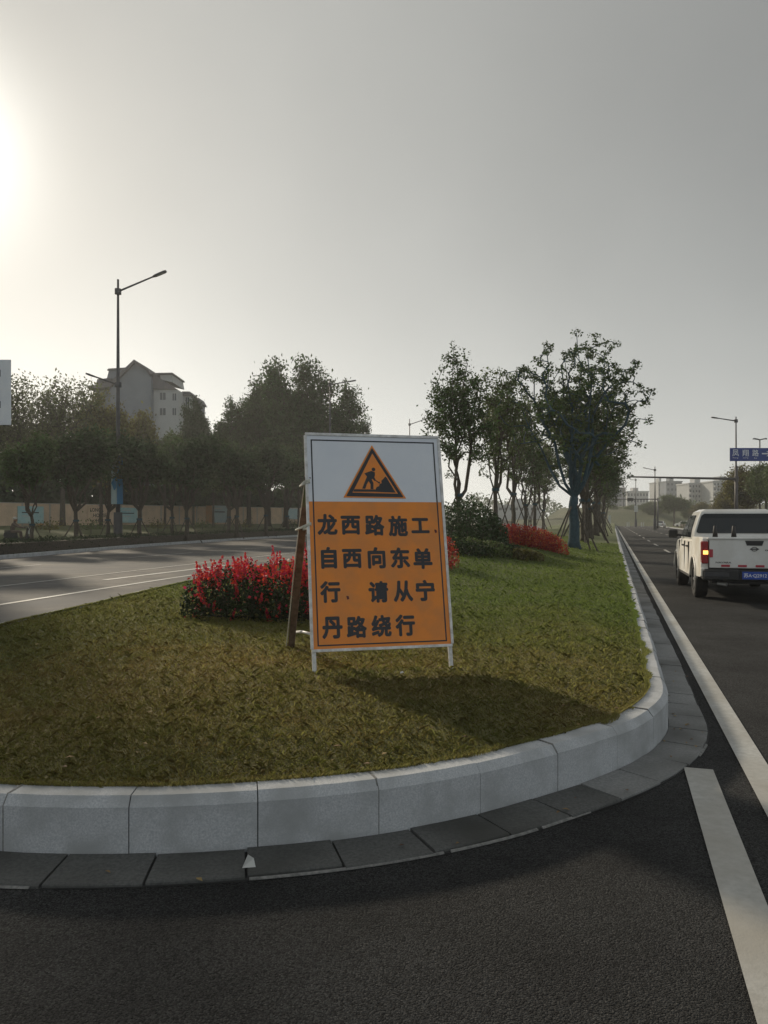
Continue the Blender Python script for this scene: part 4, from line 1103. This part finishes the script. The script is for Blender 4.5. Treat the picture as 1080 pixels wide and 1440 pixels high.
h = MB().box(xm - .6, xm + .6, -.25, 0, zs - .35, zs + .22, c=.04).build('signal_head', M['blackplastic'], e)
for k in range(3): MB().tube([(xm - .38 + k * .38, -.25, zs - .06), (xm - .38 + k * .38, -.36, zs - .06)], .15, 12).build('signal_hood', M['blackplastic'], h)
tag(e, 'traffic signal mast with an upright and a level signal head over the far junction', 'traffic light')
# small white marker plate at the far kerb
y_ = 140; e = empty('marker_post', (at(857, 0, y_)[0], y_, 0)); MB().tube([(0, 0, 0), (0, 0, 2.6)], .05, 8).build('post', M['polegrey'], e); MB().box(-.22, .22, -.1, -.05, 1.0, 2.5).build('plate', M['posterwhite'], e)
tag(e, 'narrow white marker plate at the far end of the median', 'sign')
for i, px in enumerate((882, 884.5, 902, 905)):
    y_ = 190; o = MB().tube([(0, 0, -.02), (0, 0, 1.15)], .12, 8).build('bollard', M['posterwhite']); o.location = (at(px, 0, y_)[0], y_, 0)
    tag(o, 'tiny white bollard at the foot of the embankment, ' + ('leftmost of four', 'second from the left', 'third from the left', 'rightmost of four')[i], 'bollard', 'white bollards at the far junction')

# ------------------------------------------------------------------ left side: wall, hedge, pavement, scooter
def wall_z(t):  # ground height at the wall
    return 1.02 + .0 * t
we = empty('boundary_wall', (*WALL.at(30), 0)); off = Vector(we.location)
t = 6.0; k = 0
while t < WALL.L - 4:
    a, b = WALL.at(t), WALL.at(t + 3.0); d = Vector((*(b - a), 0)).normalized(); nrm = Vector((-d.y, d.x, 0))
    A, B = Vector((*a, .75)) - off, Vector((*b, .75)) - off
    hgt = np.interp(t, [0, 40, 90], [2.35, 2.35, 2.6])
    def slab(p, q, h0, h1, th, m, nm, par, out=0.0):
        o_ = nrm * -out
        vs = [p + o_, q + o_, q + o_ + nrm * th, p + o_ + nrm * th]; vs = [v + Vector((0, 0, h0)) for v in vs] + [v + Vector((0, 0, h1)) for v in vs]
        return MB().add(vs, [(3, 2, 1, 0), (4, 5, 6, 7)] + [(i, (i + 1) % 4, 4 + (i + 1) % 4, 4 + i) for i in range(4)]).build(nm, M[m], par)
    w_o = slab(A + d * .15, B - d * .0, 0, hgt, .18, 'wall', 'wall_panel', we)
    slab(A, A + d * .147, 0, hgt + .05, .26, 'cap', 'pillar', we, .05)
    slab(A + d * .15, B, hgt, hgt + .07, .24, 'cap', 'coping', we, .03)
    t += 3.0; k += 1
tag(we, 'long beige boundary wall with posters behind the roadside trees', 'wall')
def poster(px0, px1, py0, py1, m, lab, text=None, marks=0):
    pm = (px0 + px1) / 2
    ang = (pm - 540) / F; i = np.argmin(np.abs(WALL.p[:, 0] - ang * WALL.p[:, 1])); s = WALL.s[i]; q = WALL.p[i]; d = WALL.dir(s, 1.5)
    yy = q[1]; w = abs(px1 - px0) / F * yy / max(.3, abs(d[0] - ang * d[1])) ; zc0, zc1 = at(pm, py1, yy)[2], at(pm, py0, yy)[2]
    e = empty('poster', (q[0] + d[1] * .12, q[1] - d[0] * .12, (zc0 + zc1) / 2), math.atan2(d[1], d[0]))
    h = zc1 - zc0
    MB().box(-w / 2, w / 2, -.04, .06, -h / 2, h / 2).build('board', M[m], e)
    if text:
        for r_i, tx in enumerate(text): lettering('lettering', tx, w * .62, h * .2, (-w * .12 + r_i * w * .14, -.05, h * .3 - r_i * h * .29), M['ink'], e, RB, .02)
    for r_i in range(marks):
        MB().box(-w * .36, w * (.1 + .2 * (r_i % 2)), -.048, -.038, h * (.3 - r_i * .2), h * (.36 - r_i * .2)).build('print_line', M['ink' if r_i % 2 else 'posterwhite'], e)
    return tag(e, lab, 'poster', None)
poster(24, 60, 712, 736, 'posterteal', 'large pale teal poster on the wall behind the scooter rider', marks=3)
poster(57, 64, 712, 738, 'posterorange', 'narrow orange panel on the wall right of the large teal poster')
poster(128, 158, 712, 738, 'wall', 'beige wall panel with three rows of dark lettering left of the lamp post', ['LONGA', 'HOUSE', 'HOUSE'])
poster(169, 194, 714, 735, 'posterteal', 'pale teal poster on the wall just right of the lamp post', marks=3)
poster(288, 296, 711, 735, 'posterorange', 'orange strip on the wall left of the bright blue poster')
poster(297, 319, 711, 735, 'bannerpale', 'bright blue poster on the wall under the middle trees', marks=2)
poster(402, 416, 715, 730, 'bannerpale', 'blue poster at the right end of the wall')

rng = np.random.default_rng(77)
# long clipped hedge along the left kerb
def strip_hedge(name, label, t0, t1, d0, d1, h, n, ls, m, path, z0=.14, seed=4):
    r = np.random.default_rng(seed); t = t0 + (t1 - t0) * r.random(n); d = d0 + (d1 - d0) * r.random(n); side_ = r.random(n)
    P0 = np.array([path.off(a, b) for a, b in zip(t, d)])
    hh_ = h * (1 + .14 * np.sin(t * 1.9) + .1 * np.sin(t * 4.7 + 1)); z = z0 + hh_ * np.where(side_ < .5, r.uniform(.8, 1.05, n), r.random(n))
    C = np.stack([P0[:, 0], P0[:, 1], z], 1); o0 = np.array([*path.at((t0 + t1) / 2), z0])
    e = empty(name, tuple(o0)); mk_np('foliage', leaf_quads(C - o0, ls, r), 4, M[m], e)
    mb = MB(); sweep(path, t0, t1, [(d0 - .12 * np.sign(d0 - d1) * 1, z0 - .05), (d0 - .12 * np.sign(d0 - d1), z0 + h * .8), (d1 + .12 * np.sign(d0 - d1), z0 + h * .8), (d1 + .12 * np.sign(d0 - d1), z0 - .05)], 60, mb)
    mb.v = [v_ - Vector(o0) for v_ in mb.v]; mb.build('twigs', M['bark'], e)
    return tag(e, label, 'hedge')
strip_hedge('hedge', 'long low clipped hedge behind the left-hand kerb', 45, 135, -.4, -1.7, .55, 26000, .10, 'shrub', LK)

# trees along the pavement
st = make_tree('street_tree', 51, 7.4, 3.1, 2.5, 2.2, 280, .28, 32, .24, 'leaf4', .12, 'bark', lobes=9, r_tip=.016, limbs=7, forkz=2.0)
stakes(st, 1.5, 1.0, 3, .2, .035)
st2 = make_tree('street_tree', 52, 7.0, 2.9, 2.2, 2.1, 240, .28, 32, .24, 'leaf', .10, 'bark', lobes=8, r_tip=.016, limbs=6, forkz=1.9)
stakes(st2, 1.4, .9, 3, 1.2, .03)
srow = [(-60, 34, 600, 0), (45, 40, 615, 1, ), (107, 43, 610, 0), (152, 50, 612, 1), (196, 47, 612, 0), (242, 58, 620, 1), (263, 52, 618, 0), (322, 66, 628, 1), (333, 60, 625, 0), (374, 68, 628, 0), (404, 78, 634, 1), (432, 86, 640, 0), (452, 96, 645, 1)]
slab_l = ['street tree just outside the left edge of the frame', 'street tree with a pale trunk right of the scooter rider', 'street tree between the scooter rider and the lettered wall panel', 'street tree hidden behind the banner lamp post',
          'street tree just right of the banner lamp post', 'thin street tree, second to the right of the lamp post', 'forked street tree, third to the right of the lamp post', 'slim street tree left of the blue poster tree',
          'street tree with its trunk in front of the bright blue poster', 'street tree halfway between the blue poster and the sign', 'street tree nearest to the left edge of the orange sign', 'street tree hidden behind the left part of the sign', 'street tree hidden behind the middle of the sign']
SN = (top_of(st), top_of(st2))
for i, tr in enumerate(srow):
    px, yy, top, kd = tr; src = (st, st2)[kd]; e = src if i in (0, 1) else copy_tree(src)
    xx = at(px, 0, yy)[0]; z0_ = .16 + (.1 if yy > 55 else 0); ht = at(0, top, yy)[2] - z0_
    place(e, (xx, yy, z0_), ht / SN[kd] * 1.0, i * 1.7, slab_l[i], 'tree', 'street trees along the left pavement', ht / SN[kd])
# taller trees beyond the wall
fe = make_tree('feathery_tree', 61, 15, 4.5, 5.0, 5.3, 420, .55, 13, .28, 'leaf5', .22, 'bark', lobes=14, r_tip=.022)
br = make_tree('broad_tree', 62, 14, 3.5, 4.6, 5.2, 460, .45, 36, .38, 'leaf2', .24, 'bark', lobes=12, r_tip=.02)
ye = make_tree('yellowing_tree', 63, 14, 3.5, 4.2, 5.2, 420, .55, 48, .42, 'leaf3', .24, 'bark', lobes=12, r_tip=.02)
po = make_tree('poplar', 64, 17, 3.0, 3.2, 7.0, 560, .36, 30, .34, 'leaf', .26, 'bark', lobes=26, r_tip=.02)
co = make_tree('conifer', 65, 14, 2.0, 2.2, 6.0, 360, .40, 50, .36, 'leaf4', .2, 'bark', shell=.2, r_tip=.015)
tall = [(fe, -40, 70, 530, 'feathery half-bare tree at the far left edge', 1.0), (fe, 28, 74, 535, 'feathery half-bare tree second from the left edge', .95), (fe, 88, 72, 538, 'feathery half-bare tree left of the building', 1.0),
        (ye, 142, 78, 566, 'yellowing tree in front of the left end of the building', .9), (ye, 192, 84, 588, 'yellowing tree in front of the building gable', 1.0), (br, 8, 84, 590, 'dark broad tree low at the left edge', 1.0), (br, 75, 86, 600, 'dark broad tree below the feathery crowns', 1.1),
        (br, 165, 92, 612, 'dark broad tree behind the lamp post banner', 1.1), (br, 232, 82, 612, 'dark green broad tree right of the gable', .9), (co, 272, 88, 568, 'dark conifer at the right end of the building', .9), (co, 288, 96, 590, 'smaller conifer beside the gap in the treeline', .7),
        (po, 322, 92, 570, 'poplar at the left of the tall clump', .9), (po, 350, 94, 538, 'second poplar of the tall clump', .9), (po, 378, 98, 552, 'poplar in the dip of the tall clump', .9), (po, 402, 90, 514, 'tallest poplar of the clump', .85), (po, 440, 92, 516, 'broad poplar right of the tallest', .95),
        (po, 478, 94, 548, 'poplar behind the top left corner of the sign', .9), (po, 503, 98, 592, 'last poplar, sloping down behind the sign', .8), (br, 350, 84, 632, 'low broad tree in front of the poplars', 1.0), (br, 420, 86, 625, 'low broad tree left of the sign', 1.0), (br, 300, 86, 640, 'low broad tree under the gap in the treeline', 1.0), (br, 470, 110, 620, 'broad tree hidden behind the sign', 1.0)]
seen = set(); nat_h = {id(q): top_of(q) for q in (fe, br, ye, po, co)}
kinds = {id(fe): 'feathery trees beyond the wall', id(br): 'broad trees beyond the wall', id(ye): 'yellowing trees beyond the wall', id(po): 'poplars beyond the wall', id(co): 'conifers beyond the wall'}
for i, (src, px, yy, top, lb_, sw) in enumerate(tall):
    nh, gp = nat_h[id(src)], kinds[id(src)]
    e = src if id(src) not in seen else copy_tree(src); seen.add(id(src))
    ht = at(0, top, yy)[2] - .8
    place(e, (at(px, 0, yy)[0], yy, .8), ht / nh * sw * (.95 if src is fe else .92 if src is po else .68), i * 1.31, lb_, 'tree', gp, ht / nh)
# unseen tree added off to the left to cast a shadow across the island
shadow_tree = make_tree('poplar', 71, 14.0, 4.0, .75, 5.1, 260, .17, 52, .20, 'leaf', .16, 'bark', r_tip=.012)
place(shadow_tree, (-16.3, 28.4, .15), 1, 0, 'slim columnar poplar added unseen outside the left edge of the frame to cast a shadow', 'tree')

# shrubs on the rise below the wall
for i, (px, yy) in enumerate(((70, 60), (128, 62), (222, 72), (285, 80), (345, 84), (412, 92))):
    C = rng.normal(size=(260, 3)) * np.array([.55, .55, .35]); e = empty('shrub', (at(px, 0, yy)[0], yy, .75)); C[:, 2] = np.abs(C[:, 2]) + .1
    mk_np('foliage', leaf_quads(C, .2, rng), 4, M['leaf2' if i % 2 else 'leaf3'], e); MB().tube([(0, 0, -.3), (0, 0, .5)], .04, 6).build('stems', M['bark'], e)
    tag(e, ['small yellowish bush under the wall right of the teal poster', 'small olive bush under the lettered wall panel', 'small yellowish bush under the wall right of the lamp post', 'small olive bush under the wall left of the blue poster',
            'small yellowish bush under the wall right of the blue poster', 'small olive bush under the wall near the sign'][i], 'shrub', 'bushes along the foot of the wall')

# scooter and rider
ysc = 45.0; xs = at(26, 0, ysc)[0]
sc_ = empty('scooter', (xs, ysc, .2), R(-90 + 12)); tag(sc_, 'dark electric scooter ridden along the left pavement', 'scooter')
for yc in (-.62, .62): 
    w_ = MB(); w_.loft([[(px_, yc + pr_ * math.cos(a), .22 + pr_ * math.sin(a)) for pr_, px_ in ((.12, -.04), (.2, -.05), (.22, 0), (.2, .05), (.12, .04))] for a in np.linspace(0, 2 * math.pi, 17)], False); w_.build('wheel', M['tyre'], sc_, True)
MB().prism([(-.8, .45), (-.75, .68), (-.1, .72), (-.02, .34), (.35, .30), (.48, .95), (.56, .95), (.55, .35), (.4, .2), (-.45, .2)], -.13, .13, YZ).build('body', M['blackplastic'], sc_, bevel=.03)
MB().box(-.14, .14, -.75, -.08, .70, .78, c=.03).build('seat', M['joint'], sc_)
MB().tube([(-.3, .42, 1.02), (0, .5, 1.0), (.3, .42, 1.02)], .018, 6).build('handlebar', M['polegrey'], sc_)
MB().box(-.17, .17, .55, .62, .55, .98, c=.03).build('leg_shield', M['posterwhite'], sc_)
def person(name, label, joints, edges, radii, loc, rz, skin_from):
    me = bpy.data.meshes.new('body'); me.from_pydata(joints, edges, []); me.update()
    o = bpy.data.objects.new('body', me); COL.objects.link(o)
    o.modifiers.new('skin', 'SKIN'); sd = me.skin_vertices[0].data
    for i, r in enumerate(radii): sd[i].radius = (r, r) if isinstance(r, float) else r
    sd[0].use_root = True
    ss = o.modifiers.new('sub', 'SUBSURF'); ss.levels = ss.render_levels = 1
    me.materials.append(M['coat'])
    e = empty(name, loc, rz); o.parent = e
    return e
J = [(0, -.35, .82), (0, -.32, 1.02), (0, -.25, 1.28), (0, -.22, 1.42), (0, -.19, 1.52), (0, -.17, 1.64),
     (.17, -.25, 1.33), (.25, .0, 1.12), (.28, .36, 1.06), (-.17, -.25, 1.33), (-.25, .0, 1.12), (-.28, .36, 1.06),
     (.1, -.33, .82), (.15, .1, .80), (.13, .14, .42), (.13, .26, .36), (-.1, -.33, .82), (-.15, .1, .80), (-.13, .14, .42), (-.13, .26, .36)]
E = [(0, 1), (1, 2), (2, 3), (3, 4), (4, 5), (2, 6), (6, 7), (7, 8), (2, 9), (9, 10), (10, 11), (0, 12), (12, 13), (13, 14), (14, 15), (0, 16), (16, 17), (17, 18), (18, 19)]
RD = [.15, .15, .17, .07, .085, .09, .075, .055, .04, .075, .055, .04, .1, .08, .06, .045, .1, .08, .06, .045]
J = [(x, y, z * .88) for x, y, z in J]
ps = person('person', '', J, E, RD, (xs, ysc, .2), sc_.rotation_euler.z, 0)
tag(ps, 'person in a brown jacket and pale hat riding the scooter', 'person')
hd = MB().ball((0, -.17, 1.40), .105, 8, (.85, 1, 1.2)); hd.ball((0, -.065, 1.39), .02, 5); hd.build('head', M['skin'], ps, True)
h_ = MB().ball((0, -.18, 1.475), .125, 8, (1, 1.05, .75)); h_.tube([(0, -.18, 1.44), (0, -.18, 1.45)], .165, 14); h_.build('hat', M['hat'], ps, True)

# white sign panel at the far left edge
e = empty('direction_sign', (-17.9, 34, .15)); z1_, z0_ = at(0, 506, 34)[2], at(0, 598, 34)[2]
xr = at(16, 0, 34)[0] + 17.9
MB().box(xr - 3.0, xr, -.06, 0, z0_ - .15, z1_ - .15, c=.02).build('panel', M['signwhite'], e)
MB().tube([(-.9, .2, 0), (-.9, .2, z1_)], [.16, .12], 10).build('pole', M['polegrey'], e, True)
for zz in (z0_ + .5, z1_ - .8): MB().bar((xr - 2.8, .06, zz), (xr - .15, .06, zz), .08).build('rail', M['polegrey'], e)
for zz in (z1_ - .9, z0_ + .6): MB().box(xr - .75, xr - .45, -.075, -.055, zz, zz + .3).build('mark', M['ink'], e)
tag(e, 'tall white sign panel cut by the left edge of the picture', 'road sign')

# ------------------------------------------------------------------ apartment building on the left
yb = 125.0; k_ = yb / F
bx = lambda px: (px - 540) * k_; bz = lambda py: CH - (py - HY) * k_
bd_ = empty('apartment_building', (bx(190), yb, 0)); bo_ = Vector(bd_.location)
def bprism(poly, d0, d1, m, nm, par=None):
    return MB().prism([(bx(a) - bo_.x, bz(b)) for a, b in poly], d0, d1, lambda u, v, w: (u, w, v)).build(nm, M[m], par or bd_)
gz0 = 732 + (1.55) / k_
bprism([(155, gz0), (155, 543), (170, 524), (190, 510), (208, 521), (212, 534), (212, gz0)], 0, 14, 'render_grey', 'gable_wall')
bprism([(131, gz0), (131, 546), (155, 545), (155, gz0)], 1.5, 13, 'render_grey', 'wall')
bprism([(212, gz0), (212, 543), (247, 546), (247, gz0)], 1.6, 6, 'render_pale', 'wall')
bprism([(247, gz0), (247, 548), (259, 548), (259, gz0)], 5, 8, 'render_pale', 'wall')
bprism([(259, gz0), (259, 556), (270, 558), (270, gz0)], 6, 9, 'render_grey', 'wall')
rf = bprism([(126, 548), (126, 543), (153, 541), (190, 506.5), (209, 518), (213, 526), (211, 528), (207, 522), (190, 511), (156, 545)], -.6, 14.5, 'roof', 'roof')
bprism([(132, 541), (134, 532), (152, 530), (152, 541)], .8, 9, 'roof', 'dormer', rf)
bprism([(147, 531), (150, 519), (172, 517), (172, 531)], 1.0, 9, 'render_grey', 'dormer', rf)
bprism([(148, 519.5), (150, 517), (174, 515.5), (174, 518)], .7, 9.3, 'roof', 'dormer', rf)
r2_ = bprism([(211, 545), (211, 522), (214, 522), (222, 530), (246, 545.5)], 1.2, 6.4, 'roof', 'roof')
bprism([(222, 531), (220, 524), (237, 523), (239, 535)], 1.8, 9, 'render_pale', 'dormer', r2_)
bprism([(214, 524.5), (216, 522), (239, 521.5), (240, 524)], 1.4, 9, 'roof', 'dormer', r2_)
bprism([(244, 550), (246, 544), (257, 544), (261, 549)], 4.4, 8.4, 'roof', 'roof')
bprism([(257, 559), (258, 552), (268, 552), (273, 561)], 5.6, 9.4, 'roof', 'roof')
for px0, px1, py0, py1, dd in ((221, 229, 550, 560, 1.6), (239, 244, 551, 561, 1.6), (221, 229, 572, 582, 1.6), (239, 244, 572, 582, 1.6), (250, 255, 552, 566, 5), (262, 267, 560, 572, 6), (210, 211.5, 528, 536, 0)):
    if px0 == 210: continue
    w_o = bprism([(px0, py1), (px0, py0), (px1, py0), (px1, py1)], dd - .06, dd + .02, 'glass', 'window')
    bprism([(px0 - .5, py0), (px0 - .5, py0 - .7), (px1 + .5, py0 - .7), (px1 + .5, py0)], dd - .12, dd + .02, 'render_pale', 'lintel', w_o)
    bprism([((px0 + px1) / 2 - .3, py1), ((px0 + px1) / 2 - .3, py0), ((px0 + px1) / 2 + .3, py0), ((px0 + px1) / 2 + .3, py1)], dd - .1, dd - .05, 'render_pale', 'mullion', w_o)
bprism([(246, 569), (246, 566), (258, 566), (258, 569)], 4.0, 5, 'render_pale', 'balcony')
tag(bd_, 'grey apartment block with a steep gable and dormers above the trees on the left', 'building')

# ------------------------------------------------------------------ distant buildings on the right
def block(label, yb, px0, px1, top, nf, nw, m, depth=14, balc=False, side=None):
    k = yb / F; X0, X1 = (px0 - 540) * k, (px1 - 540) * k; Z = CH + (HY - top) * k
    e = empty('apartment_building', ((X0 + X1) / 2, yb, 0)); w = X1 - X0
    MB().box(-w / 2, w / 2, 0, depth, 0, Z).build('walls', M[m], e)
    MB().box(-w / 2 - .3, w / 2 + .3, -.3, depth + .3, Z, Z + .6).build('parapet', M[m], e)
    MB().box(-w * .15, w * .1, 3, 8, Z + .6, Z + 2.6).build('stair_head', M[m], e)
    fh_ = Z / nf; cw = w / nw; n_ = 0
    for f_ in range(nf):
        for q in range(nw):
            cx = -w / 2 + (q + .5) * cw; cz_ = f_ * fh_ + fh_ * .35
            if f_ * fh_ < 4: continue
            MB().box(cx - cw * .27, cx + cw * .27, -.05, .03, cz_, cz_ + fh_ * .45).build('window', M['glass'], e); n_ += 1
            if balc and q % 2 == 0: MB().box(cx - cw * .42, cx + cw * .42, -1.2, .0, cz_ - fh_ * .28, cz_ + fh_ * .04).build('balcony', M['render_pale'], e)
    return tag(e, label, 'building', 'apartment blocks in the haze')
block('hazy grey block beside the large tree, leftmost of the distant ones', 420, 855, 880, 687, 7, 5, 'render_grey')
block('low hazy block between the two leftmost distant towers', 440, 882, 912, 692, 5, 7, 'render_pale')
block('plain tall hazy block above the round tree', 400, 937, 959, 678, 8, 4, 'render_grey')
block('narrow paler hazy block attached left of the plain tall one', 410, 926, 937, 679, 8, 3, 'render_pale')
block('long hazy block with stacked balconies, left of the dark mast', 330, 969, 1002, 681, 8, 8, 'render_pale', balc=True)
block('right half of the long balconied block behind the mast', 318, 1003, 1040, 678, 8, 8, 'render_pale', balc=True)
block('low hazy block seen between the left median trees', 260, 700, 760, 712, 3, 8, 'render_pale')

# ------------------------------------------------------------------ embankment and far trees on the right
v, f = [], []
prof = [(0, 0), (8, 1.2), (22, 5.5), (34, 7.2), (60, 7.5), (90, 0)]
xs_ = np.linspace(40, 190, 26)
for i, xx in enumerate(xs_):
    for d, z in prof: v.append((xx, 215 + d + .25 * abs(xx - 80) ** .5 * 4, z * (.85 + .1 * math.sin(i * .9)) * (1 if 3 < i < 23 else .3) - .02))
for i in range(25):
    for k in range(5): f.append((i * 6 + k, (i + 1) * 6 + k, (i + 1) * 6 + k + 1, i * 6 + k + 1))
tag(mk('embankment', v, f, M['hill'], None, True), kind='structure')
far = [(br, 948, 200, 697, 'round green tree below the plain tall hazy block', 1.5), (br, 918, 235, 706, 'small round tree on the embankment left of the round green one', 1.4), (ye, 985, 190, 708, 'brownish tree in front of the balconied block', 1.5),
       (br, 868, 250, 712, 'low tree at the left end of the embankment', 1.5), (br, 892, 246, 711, 'low tree in the middle of the embankment', 1.5), (ye, 1010, 150, 706, 'brownish bushy tree above the pick-up roof', 1.3), (br, 968, 215, 715, 'low tree beside the far white cars', 1.3),
       (ye, 1052, 92, 660, 'olive brown tree right of the mast', 1.0), (br, 1078, 88, 652, 'tall olive tree at the right edge of the frame', .95), (br, 1105, 80, 655, 'tree just outside the right edge', 1.0), (ye, 1030, 110, 690, 'low olive tree behind the mast', 1.1)]
for i, (src, px, yy, top, lb_, sw) in enumerate(far):
    e = copy_tree(src); ht = at(0, top, yy)[2]
    place(e, (at(px, 0, yy)[0], yy, 0), ht / nat_h[id(src)] * sw, i * 2.1, lb_, 'tree', 'trees beyond the right-hand road', ht / nat_h[id(src)])
# right-hand kerb, footpath bed and hedge beyond the truck
RK = Path([(.297 * y + 12.0, y) for y in range(8, 200, 4)])
mb = MB(); sweep(RK, 0, RK.L, [(0, 0), (0, .15), (.15, .15), (.15, 0)], 60, mb); tag(mb.build('right_kerb', M['granite']), kind='structure')
mb = MB(); sweep(RK, 0, RK.L, [(.15, 0), (.15, .13), (9, .15), (9, 0)], 60, mb); tag(mb.build('right_verge', M['verge']), kind='structure')
strip_hedge('hedge', 'dark hedge along the right-hand road beyond the pick-up', 20, 150, 1.0, 3.0, 1.0, 9000, .3, 'leaf4', RK, .12, 14)

# far treeline behind everything, left to right, as one mass
r = np.random.default_rng(90); n = 26000
px = r.uniform(-250, 1400, n); yy = r.uniform(300, 420, n); hgt = 9 + 3 * np.sin(px * .02) + 2 * np.sin(px * .067 + 1)
C = np.stack([(px - 540) / F * yy, yy, r.random(n) ** .8 * hgt], 1)
tag(mk_np('far_woodland', leaf_quads(C, 1.6, r), 4, M['leaf']), 'dark far-off treeline along the horizon', 'woodland', kind='stuff')

# undergrowth and lower branches closing the view behind the wall
r = np.random.default_rng(92); n = 30000; t_ = r.random(n) * WALL.L; P0 = np.array([WALL.off(a, -b) for a, b in zip(t_, r.uniform(2.0, 7.0, n))])
C = np.stack([P0[:, 0], P0[:, 1], .8 + r.random(n) * (5.2 + .8 * np.sin(t_ * .5))], 1)
tag(mk_np('undergrowth', leaf_quads(C, .95, r), 4, M['leaf4']), 'dark undergrowth filling the gap behind the beige wall', 'undergrowth', kind='stuff')
# scraps of litter
o = MB().add([(-.03, 0, 0), (.028, .01, 0), (.018, .02, .035), (-.004, .0, .06), (-.016, .022, .03)], [(0, 1, 2, 3), (0, 3, 4)]).build('litter', M['paper']); o.location = (*P(350, 1222, .026)[:2], .03)
tag(o, 'crumpled white paper scrap lying in the gutter below the kerb', 'litter')
for px_, py_, lb_ in ((565, 948, 'white scrap of paper on the grass under the sign'), ):
    o = MB().add([(-.03, 0, 0), (.03, .01, .01), (.02, .03, .03), (-.02, .02, .022)], [(0, 1, 2, 3)]).build('litter', M['paper']); p = P(px_, py_, .31); o.location = (p.x, p.y, .315); o.scale = (.5, .6, .6)
    tag(o, lb_, 'litter')

# ------------------------------------------------------------------ haze
HZ = mk('haze', [(x, y, z) for z in (-1.2, 34) for y in (-58, 640) for x in (-420, 520)], [(0, 2, 3, 1), (4, 5, 7, 6), (0, 1, 5, 4), (2, 6, 7, 3), (0, 4, 6, 2), (1, 3, 7, 5)], None)
hm = bpy.data.materials.new('haze'); hm.use_nodes = True; hn = hm.node_tree.nodes; hn.remove(hn['Principled BSDF'])
pv = hn.new('ShaderNodeVolumePrincipled'); pv.inputs['Color'].default_value = (.95, .95, .95, 1); pv.inputs['Density'].default_value = .00065; pv.inputs['Anisotropy'].default_value = .35
hm.node_tree.links.new(pv.outputs[0], hn['Material Output'].inputs['Volume'])
HZ.data.materials.append(hm)
tag(HZ, 'thin pale haze over the whole road', 'haze', kind='stuff')
# the ground ends inside the haze box
